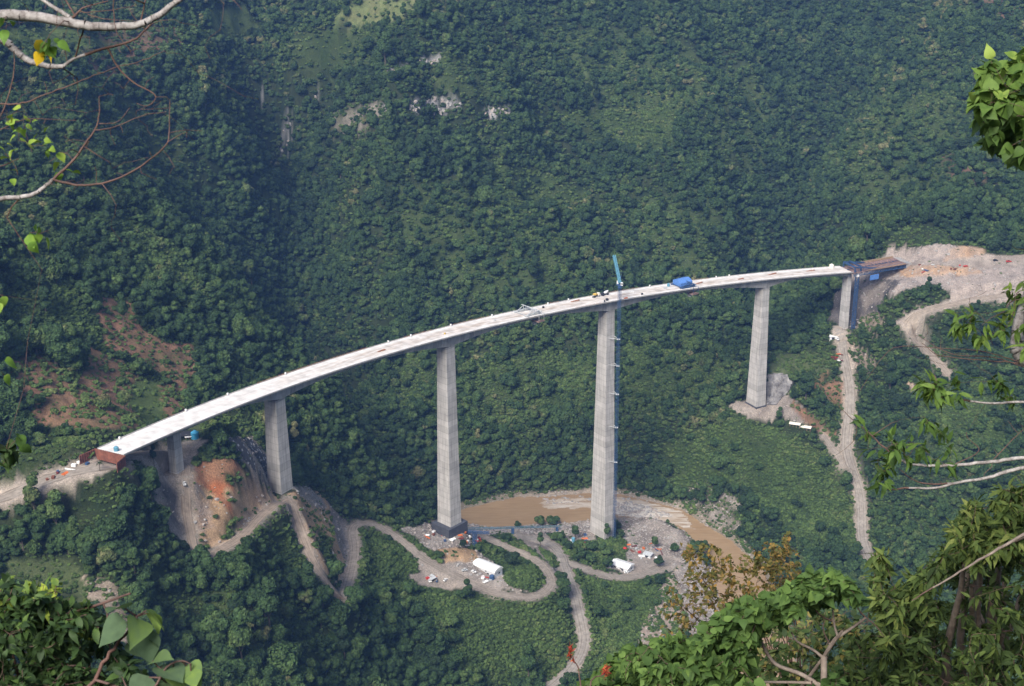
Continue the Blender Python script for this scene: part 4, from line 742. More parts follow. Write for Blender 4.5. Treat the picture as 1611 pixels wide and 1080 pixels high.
for u, v, L_, lb in [(905, 474, 9, 'long bundle of rusty bars lying on the deck left of the mixer trucks'), (1100, 446, 8, 'bundle of rusty bars on the deck right of the blue tarpaulin'), (1215, 432, 10, 'bundle of rusty bars on the deck above the pier on the right hillside'), (600, 553, 7, 'short bundle of rusty bars on the deck left of the second tallest pier'), (1165, 440, 6, 'small bundle of rusty bars left of the pier on the right hillside'), (1275, 427, 9, 'bundle of rusty bars near the right end of the deck')]:
    s, t = deck_seek(u, v); o = empty('rebar_bundle', deck_pt(s, t, .12), heading(s)+rng.uniform(-.15, .15), lb, 'rebar bundle', 'bundles of rusty bars on the deck')
    local(lambda m: [m.bar((-L_/2+rng.uniform(-.4, .4), y, z), (L_/2+rng.uniform(-.4, .4), y+rng.uniform(-.1, .1), z), .16) for y in np.linspace(-.7, .7, 7) for z in (.25, .42)], o, 'bars', M['rebar']); local(lambda m: [m.box((x, 0, .08), (.2, 1.8, .16)) for x in (-L_*.3, L_*.3)], o, 'bearer', M['wood'])
# lattice boom lying across the yard
a = on(722, 838, 3.2); b = on(882, 833, 3.0); o = empty('lattice_boom', a, 0, 'long pale blue lattice boom lying across the yard between the two tallest piers', 'crane boom')
local(lambda m: lattice(m, (0, 0, 0), b-a, 1.3, 34, .2, .1), o, 'truss', M['teal']); local(lambda m: [m.box((b-a)*k+[0, 0, -3.2], (2.4, 2.4, 4.6)) for k in (.04, .5, .96)], o, 'trestle', M['blue'])
# a second, dismantled mast section standing at the foot of the pier on the left
a = on(747, 860); o = empty('mast_section', a, 0, 'short blue lattice mast section standing on the rubble right of the dark footing', 'mast section'); local(lambda m: lattice(m, (0, 0, -.5), (0, 0, 13), 2.4, 8, .3, .18), o, 'frame', M['blue']); local(lambda m: lattice(m, (-5, 1, 13), (12, -2, 13.5), 1.6, 9, .25, .15), o, 'arm', M['blue'])
# panels, beams and crates strewn over the yards
rng = random.Random(17)
ZN = [('yard under the second tallest pier', [(645, 838), (688, 832), (735, 835), (760, 848), (748, 865), (725, 858), (655, 846)], 26), ('yard left of the tallest pier', [(880, 842), (925, 838), (925, 865), (895, 862)], 14), ('river flat right of the tallest pier', [(975, 855), (1040, 850), (1045, 880), (1005, 880)], 20), ('bench beside the warehouse', [(655, 890), (690, 905), (690, 920), (668, 915)], 8), ('bench in front of the warehouse', [(752, 905), (772, 912), (785, 915), (765, 920)], 6), ('hillside pad below last pier', [(1306, 552), (1324, 556), (1322, 570), (1308, 566)], 9), ('rubble slope past the bridge end', [(1395, 420), (1520, 414), (1520, 426), (1420, 430)], 9), ('left approach yard', [(60, 752), (135, 726), (140, 735), (70, 760)], 9)]
kinds = [('formwork panel', 'formwork_panel', (4.5, 2.4, .25), 'flat rusty formwork panel'), ('crate', 'material_crate', (2.2, 1.6, 1.3), 'box shaped material crate'), ('beam', 'steel_beam', (7, .5, .6), 'long loose steel beam')]
CM = [('red', M['red']), ('orange', M['orange']), ('dark red', M['maroon']), ('white', M['white']), ('blue', M['blue']), ('grey', M['grey']), ('brown', M['rust'])]
for zn, poly, n in ZN:
    p = np.array(poly, float); k = 0
    while k < n:
        u, v = rng.uniform(p[:, 0].min(), p[:, 0].max()), rng.uniform(p[:, 1].min(), p[:, 1].max())
        if not inpoly(np.array([u]), np.array([v]), p)[0]: continue
        cat, nm, dm, base = kinds[rng.choice([0, 0, 1, 2, 1])]; cn, cm = CM[rng.choice([0, 1, 2, 2, 3, 3, 4, 5, 6, 6])]; sc = rng.uniform(.7, 1.25); loc = on(u, v, .1); rz = rng.uniform(0, 3.14); k += 1
        lb = f'{cn} {base.replace("rusty ", "")} on the {zn}'
        o = empty(nm, loc, rz, lb, cat, f'{cn} {cat}s on the {zn}'); d = [x*sc for x in dm]
        if cat == 'beam': local(lambda m: (m.box((0, 0, .08), (d[0], d[1], .12)), m.box((0, 0, d[2]/2+.1), (d[0], .14, d[2]-.1)), m.box((0, 0, d[2]+.1), (d[0], d[1], .12))), o, 'profile', cm)
        elif cat == 'crate': local(lambda m: m.box((0, 0, d[2]/2+.1), d), o, 'casing', cm); local(lambda m: [m.box((x, 0, .05), (.2, d[1], .3)) for x in (-d[0]*.3, d[0]*.3)], o, 'skid', M['wood'])
        else: local(lambda m: m.box((0, 0, .25), d), o, 'sheet', cm); local(lambda m: [m.box((0, y, .45), (d[0]*.96, .18, .2)) for y in np.linspace(-d[1]*.4, d[1]*.4, 3)], o, 'rib', cm)
# masonry and sprayed concrete retaining faces
def face_wall(name, label, pts, thick, m_, lift=1.0):
    """a faced slope: a slab laid over the ground between the given points, standing proud of it"""
    p = np.array(pts, float); u0, v0 = p.min(0); u1, v1 = p.max(0)
    us, vs = np.meshgrid(np.linspace(u0, u1, 26), np.linspace(v0, v1, 26)); Q = cast(us.ravel(), vs.ravel()).reshape(26, 26, 3); ok = inpoly(us, vs, p)
    nrm = np.array([-.2, -.6, .75]); rr = np.random.default_rng(2); top = Q+nrm*(lift+.7*rr.random(us.shape)[..., None]); ii = np.arange(26*26).reshape(26, 26)
    good = ok[:-1, :-1] & ok[1:, :-1] & ok[:-1, 1:] & ok[1:, 1:] & (np.abs(np.diff(Q[:, :, 1], axis=0)[:, :-1]) < 25)
    q = np.stack([ii[1:, :-1], ii[1:, 1:], ii[:-1, 1:], ii[:-1, :-1]], -1)[good]
    uq, inv = np.unique(q, return_inverse=True); V = top.reshape(-1, 3)[uq]; V2 = Q.reshape(-1, 3)[uq]-nrm*2; nv = len(V); q = inv.reshape(-1, 4)
    ed = {}
    for f in q:
        for a, b in zip(f, np.roll(f, -1)): ed[(a, b)] = 1
    side = [(b, a, a+nv, b+nv) for (a, b) in ed if (b, a) not in ed]
    o = mesh_np(name, np.vstack([V, V2]), [np.vstack([q, np.array(side)])], m_); return tag(o, label, 'retaining wall')
def stone_material():
    m = mat('dark stone facing', (.09, .09, .095), .95, .4, .5, col2=(.05, .05, .055), bump=.3, coord='Object'); n = m.node_tree.nodes; L = m.node_tree.links; b = n['Principled BSDF']; src = b.inputs['Base Color'].links[0].from_socket
    tc = n.new('ShaderNodeTexCoord'); vo = n.new('ShaderNodeTexVoronoi'); vo.inputs['Scale'].default_value = .32; L.new(tc.outputs['Object'], vo.inputs['Vector'])
    mr = n.new('ShaderNodeMapRange'); mr.inputs[1].default_value = .34; mr.inputs[2].default_value = .26; L.new(vo.outputs['Distance'], mr.inputs[0])
    mx = n.new('ShaderNodeMix'); mx.data_type = 'RGBA'; L.new(mr.outputs[0], mx.inputs[0]); L.new(src, mx.inputs[6]); mx.inputs[7].default_value = (.33, .33, .34, 1); L.new(mx.outputs[2], b.inputs['Base Color']); return m
STONE = stone_material()
face_wall('retaining_wall', 'dark stone faced slope with pale anchor heads left of the second pier', [(354, 690), (380, 685), (400, 692), (428, 728), (429, 762), (415, 760), (398, 742)], 1, STONE)
face_wall('retaining_wall', 'dark sprayed concrete face behind the pier on the right hillside', [(1206, 590), (1228, 586), (1250, 594), (1244, 614), (1222, 638), (1206, 640)], 1, mat('stained shotcrete', (.34, .33, .32), .9, .4, .16, col2=(.055, .05, .05), bump=.4, detail=7))
# ------------------------------------------------------------------ trees and bushes
def leaf_material(name, ramp, trans=.12, rough=.75, pos_scale=.05, spec=.25):
    m = bpy.data.materials.new(name); m.use_nodes = True; n = m.node_tree.nodes; L = m.node_tree.links; b = n['Principled BSDF']
    b.inputs['Roughness'].default_value = rough; b.inputs['Specular IOR Level'].default_value = spec
    oi = n.new('ShaderNodeObjectInfo'); ge = n.new('ShaderNodeNewGeometry')
    no = n.new('ShaderNodeTexNoise'); no.inputs['Scale'].default_value = pos_scale; no.inputs['Detail'].default_value = 3; L.new(ge.outputs['Position'], no.inputs['Vector'])
    a = n.new('ShaderNodeMath'); a.operation = 'MULTIPLY_ADD'; a.inputs[1].default_value = 1.1; L.new(no.outputs[0], a.inputs[0]); 
    n3 = n.new('ShaderNodeTexNoise'); n3.inputs['Scale'].default_value = pos_scale*.16; n3.inputs['Detail'].default_value = 3; L.new(ge.outputs['Position'], n3.inputs['Vector'])
    nm = n.new('ShaderNodeMath'); nm.operation = 'MULTIPLY_ADD'; nm.inputs[1].default_value = .9; nm.inputs[2].default_value = -.45; L.new(n3.outputs[0], nm.inputs[0]); na_ = n.new('ShaderNodeMath'); na_.operation = 'ADD'; L.new(no.outputs[0], na_.inputs[0]); L.new(nm.outputs[0], na_.inputs[1]); L.new(na_.outputs[0], a.inputs[0])
    s = n.new('ShaderNodeMath'); s.operation = 'MULTIPLY_ADD'; s.inputs[1].default_value = .62; s.inputs[2].default_value = -.36; L.new(oi.outputs['Random'], s.inputs[0]); L.new(s.outputs[0], a.inputs[2])
    rp = n.new('ShaderNodeValToRGB'); el = rp.color_ramp.elements
    while len(el) < len(ramp): el.new(.5)
    for e, (p, c) in zip(el, ramp): e.position = p; e.color = (*c, 1)
    L.new(a.outputs[0], rp.inputs[0])
    n2 = n.new('ShaderNodeTexNoise'); n2.inputs['Scale'].default_value = .55; n2.inputs['Detail'].default_value = 2; L.new(ge.outputs['Position'], n2.inputs['Vector'])
    mr = n.new('ShaderNodeMapRange'); mr.inputs[1].default_value = .33; mr.inputs[2].default_value = .67; mr.inputs[3].default_value = .55; mr.inputs[4].default_value = 1.4; L.new(n2.outputs[0], mr.inputs[0])
    mx = n.new('ShaderNodeMix'); mx.data_type = 'RGBA'; mx.blend_type = 'MULTIPLY'; mx.inputs[0].default_value = 1; L.new(rp.outputs[0], mx.inputs[6]); L.new(mr.outputs[0], mx.inputs[7])
    L.new(mx.outputs[2], b.inputs['Base Color'])
    if trans:
        tr = n.new('ShaderNodeBsdfTranslucent'); L.new(mx.outputs[2], tr.inputs[0]); ms = n.new('ShaderNodeMixShader'); ms.inputs[0].default_value = trans
        L.new(b.outputs[0], ms.inputs[1]); L.new(tr.outputs[0], ms.inputs[2]); L.new(ms.outputs[0], n['Material Output'].inputs[0])
    return m
LEAF = leaf_material('forest foliage', [(0, (.017, .034, .013)), (.3, (.027, .056, .019)), (.6, (.045, .086, .026)), (.85, (.075, .120, .034)), (.95, (.10, .125, .045)), (1, (.17, .17, .075))], 0)
BUSHL = leaf_material('bush foliage', [(0, (.036, .064, .02)), (.4, (.062, .104, .028)), (.75, (.092, .145, .038)), (1, (.13, .16, .055))], 0)
BARK = mat('grey brown bark', (.12, .10, .08), .95, .4, 1.2)
ICO = None
def ico(sub=1):
    import bmesh
    bm = bmesh.new(); bmesh.ops.create_icosphere(bm, subdivisions=sub, radius=1); v = np.array([x.co[:] for x in bm.verts]); f = np.array([[q.index for q in p.verts] for p in bm.faces]); bm.free(); return v, f
IV, IF = ico(2)
def crown_geo(seed, lobes=9, quads=900, spread=.62, flat=.75, q0=.15, core=.86, jit0=.3):
    """a unit crown (radius about 1, base near z = 0): leaf clumps over several lobes, and a solid core inside each"""
    r = np.random.default_rng(seed); C = []; R = []
    for k in range(lobes):
        a = r.uniform(0, 6.28); d = spread*math.sqrt(r.uniform(.05, 1)); h = r.uniform(.35, 1.0)*(1-.45*d*d)
        C.append((d*math.cos(a), d*math.sin(a), h*flat*1.35)); R.append(r.uniform(.30, .50)*(1.05-.3*d))
    C.append((0, 0, .55*flat)); R.append(.6); C = np.array(C); R = np.array(R)
    pk = r.choice(len(C), quads, p=R**2/(R**2).sum()); d = r.normal(size=(quads, 3)); d[:, 2] = np.where(d[:, 2] < -.3, -d[:, 2], d[:, 2]); d /= np.linalg.norm(d, axis=1, keepdims=True)
    P = C[pk]+d*(R[pk]*r.uniform(.86, 1.08, quads))[:, None]*np.array([1, 1, .85])
    nn = np.linalg.norm((P[:, None]-C[None])/R[None, :, None], axis=-1); P = P[(nn > .8).all(1)]; d = d[(nn > .8).all(1)]; n = len(P)
    N = d+r.normal(size=(n, 3))*jit0; N /= np.linalg.norm(N, axis=1, keepdims=True); t = np.cross(N, r.normal(size=(n, 3))); t /= np.linalg.norm(t, axis=1, keepdims=True); b = np.cross(N, t)
    s = r.uniform(.6, 1.25, n)[:, None]*q0; V = []
    for x, y, z in [(-1, -.25, 0), (-.2, -.85, .0), (1, -.1, -.12), (.15, .8, .1)]: V.append(P+t*s*x*r.uniform(.7, 1.2, (n, 1))+b*s*y*r.uniform(.7, 1.2, (n, 1))+N*s*z*2)
    V = np.stack(V, 1).reshape(-1, 3); Q = np.arange(4*n).reshape(n, 4)
    cv = []; cf = []
    for c, rr in zip(C, R):
        jit = 1+.12*r.normal(size=(len(IV), 1)); cv.append(c+IV*rr*core*jit*np.array([1, 1, .85])); cf.append(IF+len(V)+len(IV)*len(cf))
    V = np.vstack([V]+cv); V[:, 2] -= .05
    return V, Q, np.vstack(cf)
def trunk_geo(seed, h):
    r = random.Random(seed); m = MB(); p = np.array([0, 0, -.35]); rad = .085
    for k in range(3):
        q = p+np.array([r.uniform(-.05, .05), r.uniform(-.05, .05), (h+.35)/3]); m.bar(p, q, rad*2, 6, rad*1.6); p = q; rad *= .8
    for k in range(4): a = r.uniform(0, 6.28); m.bar(p*[1, 1, .8], p+np.array([math.cos(a)*.45, math.sin(a)*.45, .35]), rad*1.3, 5, rad*.5)
    return m
NV = 8
CROWN = []; TRUNK = []
for k in range(NV):
    hb = [.55, .75, .45, .9, .6, .5, .7, .4][k]
    V, Q, T_ = crown_geo(100+k, [9, 7, 12, 6, 10, 8, 11, 9][k], 1700, [.62, .5, .75, .42, .66, .55, .7, .6][k], [.75, .95, .6, 1.45, .8, .7, .6, .8][k], [.112, .09, .13, .10, .08, .17, .12, .10][k], [.86, .86, .86, .8, .86, .45, .86, .6][k], [.3, .25, .35, .3, .25, .8, .3, .6][k])
    V = V+[0, 0, hb]
    o = mesh_np('crown_shape', V, [Q, T_], LEAF, link=False); CROWN.append(o.data); t = trunk_geo(k, hb+.35); tm = t.build('trunk_shape', BARK); TRUNK.append(tm.data); bpy.data.objects.remove(tm)
BUSH = []
for k in range(4):
    V, Q, T_ = crown_geo(300+k, 6, 420, .7, .55, .2); o = mesh_np('bush_shape', V-[0, 0, .1], [Q, T_], BUSHL, link=False); BUSH.append(o.data)
ROCKM = mat('broken rock', (.40, .35, .31), .95, .35, .4, bump=.1); ROCKM2 = mat('grey river rock', (.38, .36, .335), .95, .35, .4, bump=.1)
def rock_mesh(seed, m):
    r = np.random.default_rng(seed); v = IV*(1+.22*r.normal(size=(len(IV), 1)))*np.array([1.1, .85, .6]); return mesh_np('rock_shape', v, [IF], m, link=False).data
ROCKS = [rock_mesh(k, ROCKM if k % 2 else ROCKM2) for k in range(4)]
# where they stand
rg = np.random.default_rng(77)
def jitter_grid(x0, x1, y0, y1, step):
    x, y = np.meshgrid(np.arange(x0, x1, step), np.arange(y0, y1, step)); x = x+rg.uniform(-.48, .48, x.shape)*step+(np.arange(x.shape[0])[:, None] % 2)*step/2; y = y+rg.uniform(-.48, .48, y.shape)*step
    return np.stack([x.ravel(), y.ravel()], -1)
def visible_wedge(P, mu=180, mv=140):
    u, v, d = project(P); return (u > -mu) & (u < PW+mu) & (v > -mv) & (v < PH+mv) & (d > 0)
def dens(cl, k): return np.array([COVER[c][k] for c in CN])[cl]
rline_all = [(RLINE[nm][:, :2], ROADS[nm][1]*.5) for nm in ROADS]
def off_roads(xy, gap):
    ok = np.ones(len(xy), bool)
    for p, hw_ in rline_all:
        m = (xy[:, 0] > p[:, 0].min()-20) & (xy[:, 0] < p[:, 0].max()+20) & (xy[:, 1] > p[:, 1].min()-20) & (xy[:, 1] < p[:, 1].max()+20)
        if m.any(): d, _ = polydist(xy[m, 0], xy[m, 1], p); ok[m] &= d > hw_+gap
    return ok
CLEAR = np.zeros(RAST.shape, np.uint8)    # ground that the photograph shows in the open: nothing tall may stand in front of it
opn = np.array([COVER[c][3] for c in CN]) < .06; CLEAR[opn[RAST]] = 1
for p_ in [[(735, 801), (780, 792), (815, 785), (925, 779), (925, 814), (870, 816), (830, 822), (775, 826), (735, 818)], [(975, 781), (1040, 796), (1075, 806), (1110, 830), (1140, 850), (1110, 855), (1080, 833), (1025, 812), (975, 810)]]:
    gu, gv = np.meshgrid(np.arange(700, 1200), np.arange(760, 880)); CLEAR[1010:1130, 950:1450][inpoly(gu, gv, p_)] = 1
for nm in ROADS:
    pts, w, c = ROADS[nm]; pu = smooth_line(pts, 8); pu = pu[(pu[:, 0] > -200) & (pu[:, 0] < PW+200)]
    for (a, b) in pu:
        hh = 5; CLEAR[int(b)+250-hh:int(b)+250+hh, int(a)+250-hh:int(a)+250+hh] = 1
for a, b, c, d in [(235, 672, 325, 700), (738, 870, 796, 915), (955, 868, 1032, 905), (1238, 655, 1280, 680), (1300, 515, 1325, 542), (895, 840, 908, 860), (412, 690, 462, 778), (684, 780, 728, 858), (928, 780, 972, 842), (1172, 600, 1212, 645), (1318, 470, 1345, 518), (265, 690, 288, 742)]: CLEAR[b+250:d+250, a+250:c+250] = 1
for (u, v) in [(735, 805), (780, 800), (830, 800), (880, 800), (1000, 800), (1050, 808), (1080, 825), (1110, 840)]: CLEAR[v+250-9:v+250+9, u+250-25:u+250+25] = 1
def headroom(P, h, CLEAR=CLEAR):
    """how tall a plant at P may grow before it would hide open ground"""
    out = h.copy()
    for f in (.88, .7, .5, .33, .2):
        Q = P.copy(); Q[:, 2] += h*f; u, v, d = project(Q); a = np.clip(u.astype(int)+250, 0, RAST.shape[1]-1); b = np.clip(v.astype(int)+250, 0, RAST.shape[0]-1)
        out = np.where(CLEAR[b, a] == 1, np.minimum(out, h*f*.72), out)
    return out
GY_, GX_ = np.gradient(ZZ, GY, GX); SLOPE = np.sqrt(1+GX_**2+GY_**2)
def slope_at(P): return gsample(SLOPE, P[:, 0], P[:, 1])**1.6
# trees
xy = np.vstack([jitter_grid(-1000, 1050, 700, 2330, 5.5), jitter_grid(-420, 120, 690, 960, 6.5)]); st_ = jitter_grid(-900, 900, 1000, 2200, 5.); st_ = st_[rg.random(len(st_)) < np.clip((slope_at(st_)-1.45)*.7, 0, .9)]; xy = np.vstack([xy, st_]); z = ground(xy[:, 0], xy[:, 1]); P = np.c_[xy, z]; P = P[visible_wedge(P)]
cl = cover_at(P); dn = dens(cl, 2); base = gsample(RD, P[:, 0], P[:, 1])
grow = np.clip(.62+.55*pnoise(P[:, 0]/70, P[:, 1]/70, 61)+.25*pnoise(P[:, 0]/25, P[:, 1]/25, 62), .28, 1.1)
keep = (rg.random(len(P)) < dn*np.clip(.6+grow, .5, 1)) & (base > 4); P = P[keep]; grow = grow[keep]; cl = cl[keep]
keep = off_roads(P[:, :2], 3.5)
for i in range(1, 7): keep &= np.hypot(P[:, 0]-PC[i, 0], P[:, 1]-PC[i, 1]) > 13
keep &= ~((polydist(P[:, 0], P[:, 1], bline(np.linspace(-25, 0, 4))[0][:, :2])[0] < 15))
P = P[keep]; grow = grow[keep]; cl = cl[keep]
rad = (1.9+3.4*grow)*np.exp(.3*rg.normal(size=len(P))).clip(.5, 1.8); rad *= 1+.45*(rg.random(len(P)) < .05); rad *= np.where(P[:, 1] < 1000, 1.25, 1.)
hgt = rad*rg.uniform(.75, 1.35, len(P)); tall = hgt*1.75
CL2 = CLEAR.copy(); CL2[(RAST == CN.index('scar')) | (RAST == CN.index('grass'))] = 1; mx = headroom(P, tall, CL2); mx = np.where(rg.random(len(P)) < .1, headroom(P, tall), mx); k = np.clip(mx/tall, .0, 1); ok = k*tall > 1.6; P = P[ok]; rad = rad[ok]*np.maximum(k[ok], .35); hgt = hgt[ok]*k[ok]; cl = cl[ok]
P[:, 2] = ground(P[:, 0], P[:, 1])-.3
# no tree may grow up through the deck
s_near, par = polydist(P[:, 0], P[:, 1], BL[:, :2]); dz = np.interp(par, np.arange(len(BL)), BL[:, 2])-P[:, 2]
ok = (s_near > 24) | (dz > hgt*1.9+9); P = P[ok]; rad = rad[ok]; hgt = hgt[ok]; cl = cl[ok]
rot = rg.uniform(0, 6.28, len(P)); var = rg.integers(0, NV, len(P))
print('trees', len(P))
# the ones that show largest become trees of their own
u, v, d = project(P+np.c_[0*rad, 0*rad, hgt]); inside = (u > 5) & (u < PW-5) & (v > 5) & (v < PH-5)
free = np.ones(len(P), bool)
for a, b, poly in [(0, 0, [(0, 915), (130, 930), (330, 1060), (330, 1080), (0, 1080)]), (0, 0, [(905, 1080), (960, 1030), (1090, 990), (1070, 870), (1270, 880), (1300, 890), (1400, 860), (1500, 790), (1611, 740), (1611, 1080)])]: free &= ~inpoly(u, v, poly)
seen = np.zeros(len(P), bool); cand = np.where(inside & free)[0]; size = rad/np.maximum(d, 1); cand = cand[np.argsort(-size[cand])][:900]
Q = cast(u[cand], v[cand]-3); seen_ok = (np.linalg.norm(Q-CAM, axis=1) > np.linalg.norm(P[cand]-CAM, axis=1)-12); pick = cand[seen_ok][:300]
rest = np.ones(len(P), bool); rest[pick] = False
def place_name(p, u, v):
    if v > 690 and u < 560 and p[1] < 1000: return 'on the near left spur', 'forest trees on the near left spur'
    if p[1] < 1080: return 'at the valley foot', 'forest trees at the valley foot'
    if u > 1000: return 'under the right hand piers', 'forest trees under the right hand piers'
    return 'behind the bridge', 'forest trees on the hillside behind the bridge'
protos = []
for j in range(NV):
    t = bpy.data.objects.new('tree', None); c = bpy.data.objects.new('crown', CROWN[j]); k = bpy.data.objects.new('trunk', TRUNK[j]); c.parent = t; k.parent = t; protos.append((t, c, k))
DESC = ['broad', 'rounded', 'wide flat topped', 'tall narrow', 'dense', 'loose', 'spreading', 'low']
for j in pick:
    t0, c0, k0 = protos[var[j]]; t = t0.copy(); COL.objects.link(t); t.location = tuple(map(float, P[j])); t.rotation_euler = (0, 0, float(rot[j])); t.scale = (float(rad[j]), float(rad[j]), float(hgt[j]))
    w, g = place_name(P[j], u[j], v[j]); tag(t, f'{DESC[var[j]]} crowned green forest tree {w}', 'tree', f'{DESC[var[j]]} {g}')
    for ch in (c0, k0): cc = ch.copy(); COL.objects.link(cc); cc.parent = t
def scatter(name, label, P, rot, scl, idx, meshes):
    """one object that draws copies of a few shapes at many points"""
    coll = bpy.data.collections.new(name+' shapes')
    for i, me in enumerate(meshes): coll.objects.link(bpy.data.objects.new(f'{name}_shape_{i:02d}', me))
    o = mesh_np(name, P, [], None, attrs={'turn': ('FLOAT_VECTOR', 'POINT', rot), 'size': ('FLOAT_VECTOR', 'POINT', scl), 'shape': ('INT', 'POINT', idx.astype(np.int32))})
    ng = bpy.data.node_groups.new(name+' scatter', 'GeometryNodeTree'); ng.interface.new_socket('Geometry', in_out='INPUT', socket_type='NodeSocketGeometry'); ng.interface.new_socket('Geometry', in_out='OUTPUT', socket_type='NodeSocketGeometry')
    n = ng.nodes; L = ng.links; gi = n.new('NodeGroupInput'); go = n.new('NodeGroupOutput'); ip = n.new('GeometryNodeInstanceOnPoints'); ci = n.new('GeometryNodeCollectionInfo')
    ci.inputs['Collection'].default_value = coll; ci.inputs['Separate Children'].default_value = True; ci.inputs['Reset Children'].default_value = True; ip.inputs['Pick Instance'].default_value = True
    def na(nm, typ): a = n.new('GeometryNodeInputNamedAttribute'); a.data_type = typ; a.inputs[0].default_value = nm; return a.outputs[0]
    L.new(gi.outputs[0], ip.inputs['Points']); L.new(ci.outputs[0], ip.inputs['Instance']); L.new(na('shape', 'INT'), ip.inputs['Instance Index'])
    er = n.new('FunctionNodeEulerToRotation'); L.new(na('turn', 'FLOAT_VECTOR'), er.inputs[0]); L.new(er.outputs[0], ip.inputs['Rotation']); L.new(na('size', 'FLOAT_VECTOR'), ip.inputs['Scale']); L.new(ip.outputs[0], go.inputs[0])
    md = o.modifiers.new('scatter', 'NODES'); md.node_group = ng; return tag(o, label, None, None, 'stuff')
R_ = rest; n = int(R_.sum())
scatter('forest', 'unbroken green forest covering the valley sides and mountain', P[R_], np.c_[rg.uniform(-.08, .08, n), rg.uniform(-.08, .08, n), rot[R_]], np.c_[rad[R_], rad[R_], hgt[R_]], var[R_], CROWN)
# bushes
def bushes(step, x0, x1, y0, y1, k0, size, close=1.):
    xy = jitter_grid(x0, x1, y0, y1, step); B = np.c_[xy, ground(xy[:, 0], xy[:, 1])]; B = B[visible_wedge(B, 120, 80)]; c = cover_at(B); B = B[(rg.random(len(B)) < np.minimum(2.5, slope_at(B))*dens(c, 3)*k0) & (gsample(RD, B[:, 0], B[:, 1]) > 1.5)]
    B = B[off_roads(B[:, :2], 1.4)]; s = size*rg.uniform(.5, 1.5, len(B))*(1+.4*pnoise(B[:, 0]/30, B[:, 1]/30, 71)); h = s*rg.uniform(.7, 1.2, len(B)); m = headroom(B, h*1.2); k = np.clip(m/(h*1.2), .25, 1); return B, s*np.maximum(k, .5), h*k
B1 = bushes(2.2, -420, 480, 700, 1440, .7, 1.6); B2 = bushes(3.7, -900, 1000, 880, 2250, .75, 2.3)
B = np.vstack([B1[0], B2[0]]); s = np.r_[B1[1], B2[1]]; h = np.r_[B1[2], B2[2]]; B[:, 2] -= .15; print('bushes', len(B))
scatter('undergrowth', 'low green bushes covering the clearings and road banks', B, np.c_[0*s, 0*s, rg.uniform(0, 6.28, len(s))], np.c_[s, s, h], rg.integers(0, 4, len(s)), BUSH)
# broken rock on the yards, cuttings and in the rapids
xy = jitter_grid(-320, 470, 780, 1440, 2.2); B = np.c_[xy, ground(xy[:, 0], xy[:, 1])]; B = B[visible_wedge(B, 60, 40)]; c = cover_at(B)
pr = np.array([{'rubble': .8, 'pink': .6, 'broken': .5, 'cliffbush': .5, 'tan': .22, 'orangerock': .3, 'gravel': .07, 'rock': .4, 'darkrock': .2, 'redsoil': .12}.get(k, 0) for k in CN])[c]; rdd = gsample(RD, B[:, 0], B[:, 1]); pr = np.maximum(pr, .55*((rdd > -1) & (rdd < 6)))
B = B[rg.random(len(B)) < pr]; B = B[off_roads(B[:, :2], .6)]; s = .35+1.1*rg.random(len(B))**3.5
for poly, n in [([(965, 788), (1010, 795), (1060, 812), (1030, 818), (975, 812)], 330), ([(850, 786), (925, 779), (1000, 787), (985, 795), (930, 790), (860, 794)], 110)]:
    uv = np.c_[rg.uniform(840, 1070, n*12), rg.uniform(775, 820, n*12)]; uv = uv[inpoly(uv[:, 0], uv[:, 1], poly)][:n]; q = px0(uv); B = np.vstack([B, np.c_[q, np.full(len(q), -.1)]]); s = np.r_[s, .5+1.7*rg.random(len(q))**2.2]
zs = np.ones(len(B))
xy = jitter_grid(-500, 300, 1350, 2000, 2.6); C_ = np.c_[xy, ground(xy[:, 0], xy[:, 1])]; cc_ = cover_at(C_); C_ = C_[(cc_ == CN.index('cliff')) & (rg.random(len(C_)) < .6)]; B = np.vstack([B, C_]); s = np.r_[s, rg.uniform(.9, 2.2, len(C_))]; zs = np.r_[zs, rg.uniform(1.5, 3.2, len(C_))]
print('rocks', len(B)); n = len(B)
scatter('rubble', 'broken pale rock strewn over the yards, cuttings and river edge', B, np.c_[rg.uniform(-.4, .4, n), rg.uniform(-.4, .4, n), rg.uniform(0, 6.28, n)], np.c_[s, s, s*zs]*rg.uniform(.7, 1.2, (n, 3)), rg.integers(0, 4, n), ROCKS)
